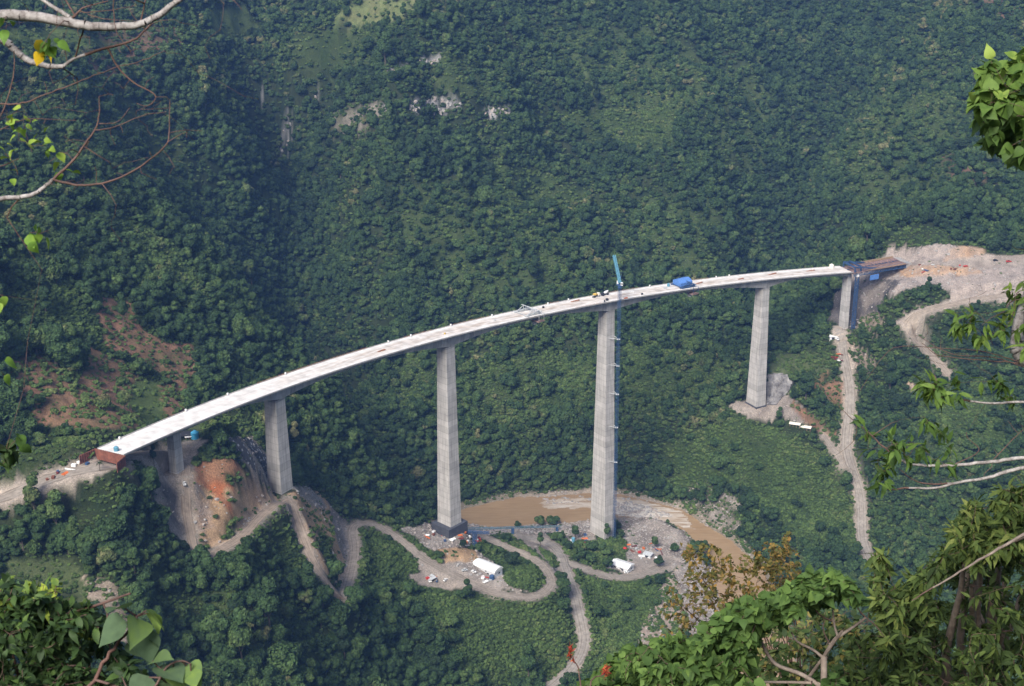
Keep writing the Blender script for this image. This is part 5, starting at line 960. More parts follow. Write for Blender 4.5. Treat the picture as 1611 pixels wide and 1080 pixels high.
# trees that stand alone, and can be told apart
def lone(u, v, r, h, j, label, name='tree'):
    p = on(u, v, -.2); t0, c0, k0 = protos[j]; t = t0.copy(); t.name = name; COL.objects.link(t); t.location = tuple(map(float, p)); t.scale = (r, r, h); t.rotation_euler = (0, 0, u*.1); tag(t, label, 'tree')
    for ch in (c0, k0): cc = ch.copy(); COL.objects.link(cc); cc.parent = t
for a in [(850, 826, 6, 5, 0, 'round dark tree on the river bank behind the blue boom'), (870, 826, 7, 6, 2, 'wide dark tree on the river bank right of the blue boom'), (815, 830, 4, 3.5, 4, 'small dark tree on the river bank left of the twin dark trees'), (850, 862, 4.5, 5, 3, 'lone narrow tree between the two yard roads'), (905, 848, 5.5, 6, 1, 'dark tree left of the foot of the tallest pier'),
          (955, 850, 4.5, 5.5, 3, 'slim dark tree against the foot of the tallest pier'), (930, 868, 7, 5.5, 6, 'spreading dark tree in front of the tallest pier'), (955, 875, 6, 4.5, 0, 'dark tree between the tallest pier and the twin roofed shed'), (1036, 893, 5.5, 6, 4, 'dark tree standing alone right of the twin roofed shed'), (1030, 862, 5, 5, 1, 'dark tree on the rubble beyond the grey roofed hut'), (1062, 868, 5, 4.5, 5, 'grey green tree at the edge of the brown river'),
          (728, 862, 3.5, 4.2, 5, 'thin grey tree beside the dark footing'), (196, 518, 6, 9, 3, 'dark upright tree alone on the brown scar of the left hillside'), (197, 648, 5.5, 7, 1, 'dark tree at the lower end of the brown hillside scar'), (243, 735, 3, 5, 3, 'small dark tree by the track left of the short pier')]: lone(*a)
# the small palm by the approach road
p = on(157, 741); o = empty('palm_tree', p, 0, 'small dark palm on the edge of the left approach road', 'palm')
local(lambda m: m.bar((0, 0, -.5), (.3, 0, 5), .5, 7, .35), o, 'trunk', BARK)
mbp = MB(); rr = random.Random(4)
for k in range(30):
    a = k*2.4; el = rr.uniform(-.2, 1.1); prev = np.array([.3, 0, 5.]); w0 = .26
    for j in range(5):
        e2 = el-j*.3; q = prev+np.array([math.cos(a)*math.cos(e2), math.sin(a)*math.cos(e2), math.sin(e2)])*.6; mbp.bar(prev, q, w0, 4, w0*.75); prev = q; w0 *= .75
mbp.build('crown', leaf_material('palm fronds', [(0, (.02, .035, .015)), (1, (.05, .08, .03))], 0), o)
# ------------------------------------------------------------------ plants on the viewer's own slope
LEAFP = {'ovate': (.40, .62, .25), 'broad': (.50, .62, .22), 'lance': (.155, .8, .3), 'small': (.32, .75, .15), 'oblong': (.25, .85, .35)}   # half width, where it is widest, droop
def leaf_geo(kind):
    W, e, dr = LEAFP[kind]; n = 9; V = []
    for i in range(n):
        x = i/(n-1); ww = W*math.sin(math.pi*min(1, x**e))*(1 if x < .7 else 1-.35*(x-.7)/.3) if 0 < i < n-1 else 0; z = -dr*x*x
        V += [(x, -ww, z+.25*ww), (x, 0, z), (x, ww, z+.25*ww)]
    Q = []
    for i in range(n-1):
        a = i*3; Q += [(a, a+1, a+4, a+3), (a+1, a+2, a+5, a+4)]
    return np.array(V), np.array(Q)
def near_leaf_material(name, cols, trans=.22, rough=.45, odd=None):
    m = bpy.data.materials.new(name); m.use_nodes = True; n = m.node_tree.nodes; L = m.node_tree.links; b = n['Principled BSDF']; b.inputs['Roughness'].default_value = min(.8, rough+.18); b.inputs['Specular IOR Level'].default_value = .2
    a = n.new('ShaderNodeAttribute'); a.attribute_name = 'tint'; rp = n.new('ShaderNodeValToRGB'); el = rp.color_ramp.elements
    while len(el) < len(cols): el.new(.5)
    for e, (p, c) in zip(el, cols): e.position = p; e.color = (*c, 1)
    no = n.new('ShaderNodeTexNoise'); no.inputs['Scale'].default_value = 26; no.inputs['Detail'].default_value = 4; ge = n.new('ShaderNodeNewGeometry'); L.new(ge.outputs['Position'], no.inputs['Vector'])
    ad = n.new('ShaderNodeMath'); ad.operation = 'MULTIPLY_ADD'; ad.inputs[1].default_value = .5; L.new(no.outputs[0], ad.inputs[0]); sb = n.new('ShaderNodeMath'); sb.operation = 'SUBTRACT'; sb.inputs[1].default_value = .25; L.new(a.outputs['Fac'], sb.inputs[0]); L.new(sb.outputs[0], ad.inputs[2])
    L.new(ad.outputs[0], rp.inputs[0]); L.new(rp.outputs[0], b.inputs['Base Color'])
    tr = n.new('ShaderNodeBsdfTranslucent'); L.new(rp.outputs[0], tr.inputs[0]); ms = n.new('ShaderNodeMixShader'); ms.inputs[0].default_value = trans; L.new(b.outputs[0], ms.inputs[1]); L.new(tr.outputs[0], ms.inputs[2]); L.new(ms.outputs[0], n['Material Output'].inputs[0]); return m
def seg_mesh(segs, nside=6):
    """tapered tubes: (a, b, ra, rb) each"""
    S = np.array([np.r_[a, b, ra, rb] for a, b, ra, rb in segs]); a = S[:, :3]; b = S[:, 3:6]; d = b-a; l = np.linalg.norm(d, axis=1, keepdims=True)+1e-9; d = d/l
    h = np.where(np.abs(d[:, 2:3]) < .9, [[0, 0, 1.]], [[1., 0, 0]]); p = np.cross(d, h); p /= np.linalg.norm(p, axis=1, keepdims=True); q = np.cross(d, p); an = np.arange(nside)*2*math.pi/nside
    r = np.cos(an)[None, :, None]*p[:, None]+np.sin(an)[None, :, None]*q[:, None]; A = a[:, None]+r*S[:, 6][:, None, None]; B = (b+d*l*.04)[:, None]+r*S[:, 7][:, None, None]
    V = np.concatenate([A, B], 1).reshape(-1, 3); base = np.arange(len(S))[:, None]*2*nside; i = np.arange(nside); j = (i+1) % nside
    Q = np.stack([base+i, base+j, base+j+nside, base+i+nside], -1).reshape(-1, 4); return V, Q
class Plant:
    def __init__(s, seed): s.r = np.random.default_rng(seed); s.nodes = []; s.par = []; s.segs = []; s.rad = []
    def limb(s, pts, r0, r1, start=None, sub=5, wob=.02):
        if s.nodes:
            N = np.array(s.nodes); d = np.linalg.norm(N-np.array(pts[0]), axis=1); k = int(d.argmin())
            if d[k] > .01: pts = [N[k]]+list(pts)
        p = smooth_line(np.array(pts, float), sub); p[1:-1] += s.r.normal(size=(len(p)-2, 3))*wob*np.linalg.norm(p[-1]-p[0])/len(p)
        rr = np.linspace(r0, r1, len(p))
        for i in range(len(p)-1): s.segs.append((p[i], p[i+1], rr[i], rr[i+1]))
        s.nodes += list(p); s.rad += list(rr); return p
    def twig_to(s, target, r_tip=.003, sag=.1, maxlen=None, kinks=4, leafy=None):
        N = np.array(s.nodes); d = np.linalg.norm(N-target, axis=1); k = int(np.argmin(d+s.r.uniform(0, .15, len(d))*d)); a = N[k]; L_ = d[k]
        if maxlen and L_ > maxlen: return None
        n = max(2, min(kinks, int(L_/.12)+2)); side = s.r.normal(size=3)*sag*L_; side[2] = abs(side[2])*.6
        t = np.linspace(0, 1, n+1)[:, None]; p = a+(target-a)*t+side*np.sin(t*math.pi)*.6+s.r.normal(size=(n+1, 3))*.025*L_*np.sin(t*math.pi); r0 = min(s.rad[k]*.7, r_tip+.009*L_)
        rr = np.linspace(r0, r_tip, n+1)
        for i in range(n): s.segs.append((p[i], p[i+1], rr[i], rr[i+1]))
        s.nodes += list(p[1:]); s.rad += list(rr[1:]); return p
    def trunk_mesh(s, name, m, parent, nside=6): V, Q = seg_mesh(s.segs, nside); return mesh_np(name, V, [Q], m, parent, smooth=True)
class Leaves:
    def __init__(s, kind, seed): s.g = leaf_geo(kind); s.r = np.random.default_rng(seed); s.P = []; s.D = []; s.S = []; s.T = []
    def put(s, p, d, size, tint): s.P.append(p); s.D.append(d); s.S.append(size); s.T.append(tint)
    def spray(s, path, n, size, spread=.8, tint=(0, 1), tip=1.0, droop=.25):
        """leaves along a twig, most at its end"""
        path = np.array(path); m = len(path)-1; ax = path[-1]-path[-2]; ax /= np.linalg.norm(ax)+1e-9
        for k in range(n):
            x = 1-(s.r.random()**1.3)*tip; f = x*m; i = min(int(f), m-1); p = path[i]+(path[i+1]-path[i])*(f-i); d = ax*.5+s.r.normal(size=3)*spread; d[2] -= droop; s.put(p+s.r.normal(size=3)*size*.12, d, size*s.r.uniform(.65, 1.2), s.r.uniform(*tint))
    def build(s, name, m, parent):
        P = np.array(s.P); D = np.array(s.D); S = np.array(s.S); T = np.array(s.T); D /= np.linalg.norm(D, axis=1, keepdims=True)+1e-9; h = s.r.normal(size=D.shape)*.45+np.array([0, 0, 1.]); y = np.cross(h, D); y /= np.linalg.norm(y, axis=1, keepdims=True)+1e-9; z = np.cross(D, y)
        gV, gQ = s.g; V = P[:, None]+S[:, None, None]*(gV[None, :, 0:1]*D[:, None]+gV[None, :, 1:2]*y[:, None]+gV[None, :, 2:3]*z[:, None]); n = len(P); f1 = s.r.uniform(-.9, .5, n); V = V+(f1[:, None]*S[:, None]*.5*gV[None, :, 0]**2)[..., None]*z[:, None]+((s.r.normal(size=n)*.14*S)[:, None]*gV[None, :, 0]*gV[None, :, 1])[..., None]*z[:, None]*2+((s.r.normal(size=n)*.16*S)[:, None]*gV[None, :, 0]**2)[..., None]*y[:, None]; Q = (gQ[None]+np.arange(n)[:, None, None]*len(gV)).reshape(-1, 4)
        return mesh_np(name, V.reshape(-1, 3), [Q], m, parent, smooth=True, attrs={'tint': ('FLOAT', 'POINT', np.repeat(T, len(gV)))})
def gz(x, y): return float(ground(x, y))
def fill(poly, n, d0, d1, r):
    """points inside the outline, spread over a depth of d0 to d1 metres"""
    p = np.array(poly, float); out = []
    while len(out) < n:
        u = r.uniform(p[:, 0].min(), p[:, 0].max(), 400); v = r.uniform(p[:, 1].min(), p[:, 1].max(), 400); k = inpoly(u, v, p)
        out += [at(a, b, r.uniform(d0, d1)) for a, b in zip(u[k], v[k])]
    return out[:n]
PALEBARK = mat('pale grey bark', (.46, .44, .42), .9, .45, 22, col2=(.10, .08, .075), bump=.006, detail=9)
BROWNBARK = mat('red brown twig bark', (.15, .085, .07), .9, .4, 9, bump=.003)
TWIGBARK = mat('thin twig bark', (.16, .10, .085), .9, .5, 12, col2=(.07, .045, .04), bump=.002)
GREYBARK = mat('grey bark', (.30, .25, .21), .9, .4, 9, col2=(.13, .10, .085), bump=.004)
def finish(pl, lv, name, label, cat, base, lm, bark, leafname='foliage', extra=None):
    o = empty(name, base, 0, label, cat); I = Matrix.Translation(-Vector([float(x) for x in base]))
    V, Q = seg_mesh(pl.segs); mi = np.repeat([1 if g[2] < .0075 else 0 for g in pl.segs], 6)
    t = mesh_np('trunk', V, [Q], None, o, smooth=True, mats=[bark, TWIGBARK], midx=mi); t.matrix_parent_inverse = I
    if lv and lv.P: c = lv.build('crown', lm, o); c.matrix_parent_inverse = I
    return o
# 1 the nearly bare tree at the upper left
T = Plant(1); A = lambda u, v, d=7.: at(u, v, d); bx, by = -4.6, 6.6; b0 = np.array([bx, by, gz(bx, by)])
trk = T.limb([b0-[0, 0, .5], b0+[.1, 0, 2.5], b0+[-.1, .1, 5.], at(-330, 330, 6.9), at(-330, 60, 7.1), at(-300, -250, 7.2)], .16, .09, wob=.01)
T.limb([at(-330, 80, 7.1), at(-150, 40, 7), A(0, 24), A(60, 27), A(110, 36), A(150, 42), A(185, 42), A(222, 38), A(250, 24), A(268, 10), A(285, -4), A(300, -40)], 0.0310, 0.0112, wob=.05)
T.limb([at(-330, 60, 7.2), at(-120, 20, 7.3), A(0, 62, 7.2), A(22, 78, 7.2), A(45, 95, 7.2), A(75, 104, 7.2), A(100, 105, 7.2)], 0.0248, 0.0112, wob=.05); T.limb([A(100, 105, 7.2), A(118, 92, 7.2), A(160, 78, 7.2), A(190, 70, 7.2), A(215, 60, 7.2), A(238, 38, 7.15)], 0.0087, 0.0043, wob=.05)
T.limb([A(118, 92, 7.2), A(124, 70, 7.15), A(133, 43, 7.05)], 0.0043, 0.0037, wob=.05)
T.limb([at(-330, 330, 6.9), at(-100, 318, 6.9), A(0, 313, 6.9), A(40, 309, 6.9), A(70, 295, 6.9), A(84, 283, 6.9)], 0.0136, 0.0081, wob=.05)
T.limb([A(84, 283, 6.9), A(115, 253, 6.9), A(135, 225, 6.9), A(150, 203, 6.9), A(156, 180, 6.9), A(156, 152, 6.9)], 0.0068, 0.0019, wob=.05); T.limb([A(84, 283, 6.9), A(118, 291, 6.9), A(160, 289, 6.8), A(205, 272, 6.8), A(240, 248, 6.8), A(262, 227, 6.8), A(266, 210, 6.8), A(267, 160, 6.8)], 0.0056, 0.0019, wob=.05)
T.limb([A(150, 205, 6.9), A(180, 200, 6.9), A(225, 182, 6.9), A(262, 176, 6.9)], 0.0031, 0.0012, wob=.05); T.limb([A(156, 195, 6.9), A(185, 192, 6.9), A(204, 170, 6.9)], 0.0025, 0.0012, wob=.05)
T.limb([at(-200, 190, 7.), A(0, 165, 7.), A(35, 163, 7.), A(65, 152, 7.), A(110, 135, 7.), A(160, 115, 7.), A(225, 95, 7.), A(258, 80, 7.)], 0.0056, 0.0012, wob=.05); T.limb([A(170, 77, 7.2), A(185, 105, 7.2), A(210, 130, 7.2), A(238, 145, 7.2), A(245, 155, 7.2), A(232, 167, 7.2), A(215, 163, 7.2)], 0.0050, 0.0012, wob=.05)
T.limb([A(-20, 210, 7.), A(0, 185, 7.), A(15, 145, 7.), A(22, 110, 7.), A(22, 80, 7.)], 0.0050, 0.0019, wob=.05); T.limb([A(0, 204, 6.9), A(40, 188, 6.9), A(80, 188, 6.9), A(120, 190, 6.9)], 0.0025, 0.0012, wob=.05); T.limb([A(-60, 275, 6.9), A(0, 262, 6.9), A(30, 250, 6.9)], 0.0037, 0.0019, wob=.05); T.limb([A(110, 28), A(85, 12), A(60, -5)], 0.0124, 0.0074, wob=.05); T.limb([A(118, 25), A(125, 18), A(133, 12), A(170, 2)], 0.0074, 0.0025, wob=.05); T.limb([A(118, 25), A(108, 8), A(98, -8)], 0.0050, 0.0025, wob=.05); T.limb([A(220, 38), A(226, 15), A(230, -8)], 0.0043, 0.0025, wob=.05); T.limb([A(183, -10, 6.8), A(180, 30, 6.8), A(186, 55, 6.8), A(206, 81, 6.8)], 0.0037, 0.0012, wob=.05); T.limb([A(133, 20), A(175, 16), A(215, 8)], 0.0031, 0.0012, wob=.05); T.limb([A(138, 23), A(165, 30), A(215, 34)], 0.0025, 0.0012, wob=.05)
r = T.r
for k in range(230):
    N = np.array(T.nodes); i = r.integers(30, len(N)); d = r.normal(size=3)*[1, .4, 1]; d /= np.linalg.norm(d); tip = N[i]+d*r.uniform(.08, .42)
    if T.rad[i] < .004 and r.random() < .5: continue
    T.twig_to(tip, .0009, .3)
lv = Leaves('ovate', 3)
for u, v, n in [(25, 198, 5), (30, 222, 5), (8, 242, 4), (48, 230, 3), (68, 195, 2), (72, 230, 3), (95, 240, 2), (78, 255, 2), (10, 190, 4), (55, 218, 2), (28, 275, 2), (100, 275, 2)]:
    tg = A(u, v, 6.9); p = T.twig_to(tg, .0012, .2)
    for q in range(n): lv.put(tg+r.normal(size=3)*.025, r.normal(size=3)*[1, .5, .7]+[.2, 0, -.2], r.uniform(.032, .055), r.uniform(.55, .8))
for u, v, n, tt in [(66, 75, 4, 1.), (80, 72, 9, .45), (48, 366, 4, .55), (58, 364, 3, .6), (8, 35, 3, .5), (10, 705, 5, .1), (18, 712, 7, .15), (28, 690, 3, .3), (5, 730, 4, .2), (2, 585, 2, .6), (5, 465, 2, .7)]:
    tg = A(u, v, 6.9); p = T.twig_to(tg, .0015, .25)
    for q in range(n): lv.put(tg+r.normal(size=3)*.02, r.normal(size=3)*.6+[.3, 0, -.9], r.uniform(.045, .075), np.clip(tt+r.uniform(-.06, .06), 0, 1))
LM1 = near_leaf_material('sparse young leaves', [(0, (.02, .03, .015)), (.3, (.06, .12, .03)), (.55, (.16, .30, .05)), (.8, (.30, .42, .07)), (1, (.62, .42, .02))], .3)
finish(T, lv, 'bare_tree', 'nearly bare pale barked tree whose arching branches reach in at the upper left', 'tree', b0, LM1, PALEBARK)
# 2 shrub at the lower left, small glossy leaves
def bush_plant(seed, base, polys, kind, size, lm, bark, name, label, cat, tint=(0, 1), stem=.03, nodes=6, twig=.006, spread=.8, droop=.2, extra=None, tip=.55):
    T = Plant(seed); lv = Leaves(kind, seed+1); r = T.r; base = np.array(base, float); base[2] = gz(base[0], base[1]); allp = []
    for poly, n, d0, d1, per, tr in polys: allp += [(p, per, tr) for p in fill(poly, n, d0, d1, r)]
    cen = np.mean([p for p, _, _ in allp], 0); T.limb([base-[0, 0, .4], base*.6+cen*.4+[0, 0, .1], base*.25+cen*.75+[0, 0, -.1]], stem*1.6, stem*.7)
    for k in r.choice(len(allp), min(nodes, len(allp)), replace=False): q = allp[k][0]; s0 = np.array(T.nodes)[r.integers(4, 9)]; T.limb([s0, s0*.5+q*.5+r.normal(size=3)*.12, s0*.12+q*.88], stem*.7, stem*.22)
    if extra: extra(T, lv)
    allp.sort(key=lambda a: np.min(np.linalg.norm(np.array(T.nodes)-a[0], axis=1)))
    for p, per, tr in allp:
        pa = T.twig_to(p, twig*.35, .12)
        if per and pa is not None:
            n = r.poisson(per)+1; up = np.clip((p[2]-cen[2])*.5, -.3, .3); lv.spray(pa, n, size, spread, (max(0, tr[0]), tr[1]), tip, droop)
    finish(T, lv, name, label, cat, base, lm, bark); return T
LM2 = near_leaf_material('glossy dark leaves', [(0, (.02, .04, .018)), (.5, (.05, .095, .03)), (.85, (.11, .18, .04)), (1, (.34, .42, .06))], .2, .38)
def ex2(T, lv):
    T.limb([at(10, 1010, 8.2), at(60, 978, 8.0), at(95, 970, 8.), at(130, 960, 8.), at(165, 948, 8.), at(205, 934, 8.)], .012, .006); T.limb([at(163, 951, 8.), at(169, 968, 8.), at(168, 1000, 8.), at(175, 1025, 8.05)], .006, .004); T.limb([at(95, 970, 8.), at(88, 990, 8.), at(85, 1008, 8.)], .006, .003)
bush_plant(10, (-2.6, 8.3, 0), [([(-40, 925), (20, 915), (60, 945), (110, 935), (150, 960), (165, 1000), (210, 1040), (230, 1090), (-40, 1090)], 330, 7.6, 9.2, 9, (0, .62)), ([(0, 918), (95, 920), (90, 950), (0, 950)], 30, 7.8, 8.6, 4, (.8, 1)), ([(0, 930), (140, 950), (150, 990), (0, 980)], 60, 7.6, 8.6, 6, (.2, .8)), ([(120, 975), (165, 985), (150, 1010)], 12, 8, 8.5, 5, (.8, .95))], 'oblong', .068, LM2, BROWNBARK, 'leafy_shrub', 'glossy small leaved shrub at the lower left with one bare brown stick poking out', 'shrub', extra=ex2, tip=.9)
# 3 big leaved sapling in front of it
T = Plant(20); r = T.r; bx, by = -1.6, 7.2; b0 = np.array([bx, by, gz(bx, by)]); lv = Leaves('broad', 21)
T.limb([b0-[0, 0, .3], at(110, 1180, 7.3), at(150, 1070, 7.3), at(180, 1020, 7.3), at(205, 990, 7.3), at(215, 970, 7.3)], .012, .005); T.limb([at(150, 1070, 7.3), at(230, 1090, 7.2), at(262, 1050, 7.2), at(285, 1040, 7.2), at(300, 1045, 7.2)], .007, .003)
for u, v, du, dv, s, tt in [(205, 958, -60, -5, .21, .45), (212, 968, 25, 45, .22, .6), (208, 975, -70, 35, .24, .3), (215, 980, 15, 70, .27, .25), (210, 990, 50, 90, .26, .2), (225, 962, 40, 20, .18, .75), (222, 955, 55, 40, .2, .7), (235, 1045, 40, -30, .19, .5), (245, 1042, 60, 50, .24, .35), (250, 1050, 90, 40, .2, .7), (290, 1045, 30, 20, .17, .65), (280, 1050, -40, 25, .18, .3), (240, 1060, -30, 40, .22, .2), (200, 1060, -50, 40, .2, .2), (300, 1050, 0, 45, .16, .7), (260, 1065, 10, 60, .2, .4)]:
    p = at(u, v, 7.25); q = at(u+du, v+dv, 7.25+r.uniform(-.25, .15)); N_ = np.array(T.nodes); n0 = N_[np.linalg.norm(N_-p, axis=1).argmin()]; T.segs.append((n0, p+(q-p)*.15, .005, .003)); lv.put(p+(q-p)*.12, q-p, s*.68, tt)
LM3 = near_leaf_material('large soft leaves', [(0, (.05, .085, .045)), (.35, (.10, .16, .085)), (.7, (.16, .25, .07)), (1, (.28, .4, .07))], .28, .55)
finish(T, lv, 'broad_leaved_sapling', 'sapling with very large soft green leaves at the bottom left', 'sapling', b0, LM3, BROWNBARK)
# 4 leafy branch tip reaching in at the top right
LM4 = near_leaf_material('fresh green leaves', [(0, (.03, .06, .02)), (.5, (.075, .14, .03)), (.85, (.15, .24, .05)), (1, (.28, .38, .08))], .25, .42)
bx, by = 4.9, 9.8
T = Plant(30); r = T.r; b0 = np.array([bx, by, gz(bx, by)]); T.limb([b0-[0, 0, .5], b0+[.1, 0, 3.5], at(1900, 420, 10.2), at(1850, 150, 10.2), at(1800, -100, 10.2)], .13, .06, wob=.01); T.limb([at(1850, 280, 10.2), at(1720, 290, 10.1), at(1640, 270, 10.), at(1600, 255, 10.)], .03, .012); T.limb([at(1850, 150, 10.2), at(1700, 160, 10.1), at(1620, 150, 10.)], .03, .012); T.limb([at(1840, 100, 10.2), at(1700, 110, 10.1), at(1620, 80, 10.)], .02, .01)
lv = Leaves('ovate', 31)
for poly, n, tt in [([(1545, 110), (1580, 75), (1611, 60), (1660, 50), (1660, 190), (1600, 190), (1570, 200), (1540, 165)], 75, (.35, 1)), ([(1540, 140), (1600, 130), (1650, 180), (1640, 240), (1580, 255), (1548, 215), (1538, 175)], 90, (.1, .75)), ([(1530, 140), (1555, 125), (1560, 180), (1535, 170)], 16, (.4, .9)), ([(1660, 40), (1760, 20), (1760, 260), (1660, 260)], 60, (.2, .8))]:
    for p in fill(poly, n, 9.3, 10.7, r): pa = T.twig_to(p, .0015, .12); lv.spray(pa, 1+r.poisson(4), .105, .7, tt, .5, .45)
finish(T, lv, 'leafy_tree', 'tree with fresh oval green leaves hanging in at the top right corner', 'tree', b0, LM4, GREYBARK)
# 5 thin tree on the right: long bare limbs with few narrow leaves
T = Plant(40); r = T.r; bx, by = 5.4, 11.6; b0 = np.array([bx, by, gz(bx, by)]); D5 = 11.8; A = lambda u, v, d=D5: at(u, v, d)
T.limb([b0-[0, 0, .5], b0+[0, 0, 1.2], A(1850, 900), A(1800, 720), A(1680, 610), A(1608, 560), A(1600, 530), A(1611, 480), A(1640, 400)], .11, .03, wob=.008)
T.limb([A(1800, 720), A(1700, 722), A(1611, 721), A(1560, 727), A(1500, 732), A(1450, 733), A(1425, 728), A(1400, 712), A(1365, 680), A(1335, 655)], 0.0190, 0.0028, wob=.04); T.limb([A(1800, 730), A(1680, 725), A(1611, 736), A(1575, 745), A(1555, 752), A(1505, 760), A(1470, 768), A(1430, 768), A(1405, 771), A(1390, 768)], 0.0204, 0.0042, wob=.04); T.limb([A(1505, 760), A(1470, 762), A(1440, 757), A(1415, 738)], 0.0082, 0.0021, wob=.04)
T.limb([A(1720, 640), A(1611, 633), A(1560, 635), A(1520, 630), A(1495, 627), A(1480, 615), A(1470, 590)], 0.0122, 0.0035, wob=.04); T.limb([A(1680, 605), A(1611, 573), A(1580, 562), A(1540, 552), A(1480, 548)], 0.0068, 0.0021, wob=.04); T.limb([A(1680, 606), A(1611, 574), A(1560, 568), A(1480, 560), A(1450, 540)], 0.0061, 0.0021, wob=.04); T.limb([A(1640, 590), A(1600, 574), A(1560, 562), A(1500, 558), A(1460, 538), A(1448, 530)], 0.0054, 0.0014, wob=.04)
T.limb([A(1480, 548), A(1420, 545), A(1390, 560), A(1350, 620)], 0.0027, 0.0014, wob=.04); T.limb([A(1611, 470), A(1590, 475), A(1580, 490), A(1560, 500), A(1545, 512)], 0.0048, 0.0021, wob=.04); T.limb([A(1620, 455), A(1600, 462), A(1592, 500), A(1570, 530)], 0.0041, 0.0021, wob=.04); T.limb([A(1560, 735), A(1552, 742), A(1548, 748), A(1553, 756)], 0.0027, 0.0021, wob=.04); T.limb([A(1560, 727), A(1585, 700), A(1600, 685), A(1611, 676)], 0.0041, 0.0021, wob=.04); T.limb([A(1330, 650), A(1290, 610)], 0.0027, 0.0014, wob=.04); T.limb([A(1500, 732), A(1540, 710), A(1523, 690), A(1520, 680)], 0.0041, 0.0021, wob=.04); T.limb([A(1535, 490), A(1528, 500), A(1525, 470)], 0.0020, 0.0014, wob=.04)
for k in range(45):
    N = np.array(T.nodes); i = r.integers(40, len(N)); d = r.normal(size=3)*[1, .5, .9]; d /= np.linalg.norm(d); T.twig_to(N[i]+d*r.uniform(.1, .45), .0012, .25)
lv = Leaves('lance', 41)
for poly, n, per, tt in [([(1585, 460), (1611, 455), (1660, 470), (1660, 560), (1590, 555), (1575, 520)], 24, 7, (.35, 1)), ([(1500, 495), (1560, 490), (1590, 520), (1560, 545), (1500, 530)], 11, 6, (.4, .9)), ([(1440, 600), (1500, 600), (1530, 625), (1470, 640), (1450, 625)], 11, 6, (.2, .8)), ([(1400, 690), (1500, 690), (1480, 720), (1400, 730)], 13, 6, (.1, .7)), ([(1360, 700), (1400, 710), (1420, 760), (1380, 760)], 8, 5, (.1, .8)), ([(1560, 600), (1605, 610), (1590, 640), (1570, 630)], 6, 6, (.1, .7)), ([(1440, 660), (1500, 655), (1480, 680)], 5, 5, (.1, .7)), ([(1500, 505), (1500, 520), (1520, 515)], 4, 5, (.6, .9)), ([(1345, 640), (1380, 690), (1360, 690)], 3, 4, (.1, .6)), ([(1455, 610), (1475, 600), (1490, 640)], 5, 7, (.5, .9)), ([(1600, 440), (1650, 420), (1650, 470)], 6, 6, (.6, 1)), ([(1480, 730), (1560, 760), (1520, 740)], 3, 3, (.2, .6))]:
    for p in fill(poly, n, D5-.4, D5+.4, r): pa = T.twig_to(p, .0012, .2); lv.spray(pa, 1+r.poisson(per), .115, .7, tt, .35, .55)
finish(T, lv, 'sparse_tree', 'thin tree on the right with long smooth bare limbs and few narrow drooping leaves', 'tree', b0, LM4, PALEBARK)
# 6 big dark tree at the lower right
LM6 = near_leaf_material('dark narrow leaves', [(0, (.024, .042, .014)), (.45, (.058, .095, .026)), (.85, (.13, .18, .045)), (1, (.22, .25, .07))], .22, .5)
def ex6(T, lv): T.limb([at(1700, 800, 13.5), at(1611, 842, 13.4), at(1560, 870, 13.4), at(1510, 900, 13.4), at(1460, 930, 13.4), at(1435, 945, 13.4)], .02, .004, wob=.04)
bush_plant(50, (6.6, 17.5, 0), [([(1440, 900), (1490, 850), (1510, 800), (1570, 790), (1620, 770), (1680, 800), (1680, 1100), (1400, 1100), (1390, 1010), (1420, 960)], 600, 14.5, 20, 12, (0, .75)), ([(1370, 870), (1400, 865), (1400, 930), (1440, 900), (1460, 960), (1400, 1010), (1370, 940), (1385, 900)], 75, 14.8, 17, 12, (.2, .95)), ([(1490, 830), (1530, 790), (1611, 770), (1611, 860), (1500, 900)], 110, 14.3, 16, 13, (.3, 1)), ([(1330, 1000), (1420, 1000), (1450, 1100), (1320, 1100)], 90, 15, 18, 11, (0, .7)), ([(1560, 760), (1640, 740), (1640, 790), (1560, 790)], 14, 14.5, 16, 7, (.4, 1))], 'lance', .135, LM6, GREYBARK, 'dark_leaved_tree', 'big dense tree with dark narrow leaves filling the lower right corner', 'tree', stem=.11, nodes=26, twig=.008, spread=.75, droop=.3, extra=ex6, tip=.5)
# 7 broad leaved shrub with an umbrella crown at the bottom
LM7 = near_leaf_material('bright heart shaped leaves', [(0, (.035, .07, .022)), (.45, (.07, .13, .034)), (.85, (.13, .215, .052)), (.97, (.23, .31, .08)), (1, (.45, .26, .03))], .25, .5)
def ex7(T, lv):
    A = lambda u, v: at(u, v, 13.2)
    T.limb([A(1296, 1150), A(1296, 1075), A(1296, 1032)], .034, .028); T.limb([A(1296, 1034), A(1312, 1008), A(1330, 995), A(1352, 980), A(1362, 972)], .02, .01); T.limb([A(1296, 1036), A(1278, 1022), A(1255, 1010), A(1245, 995)], .014, .007); T.limb([A(1318, 1002), A(1313, 985), A(1310, 960)], .012, .007); T.limb([A(1312, 978), A(1290, 968), A(1277, 950)], .009, .005); T.limb([A(1362, 972), A(1350, 958), A(1344, 942)], .007, .004); T.limb([A(1362, 972), A(1378, 985), A(1390, 1000)], .006, .003); T.limb([A(1304, 1012), A(1295, 990), A(1298, 975)], .009, .004)
    T.limb([A(1296, 1085), A(1262, 1062), A(1220, 1045), A(1200, 1015), A(1195, 1000)], .024, .012); T.limb([A(1330, 1100), A(1296, 1078), A(1250, 1074), A(1180, 1072), A(1120, 1060)], .02, .008)
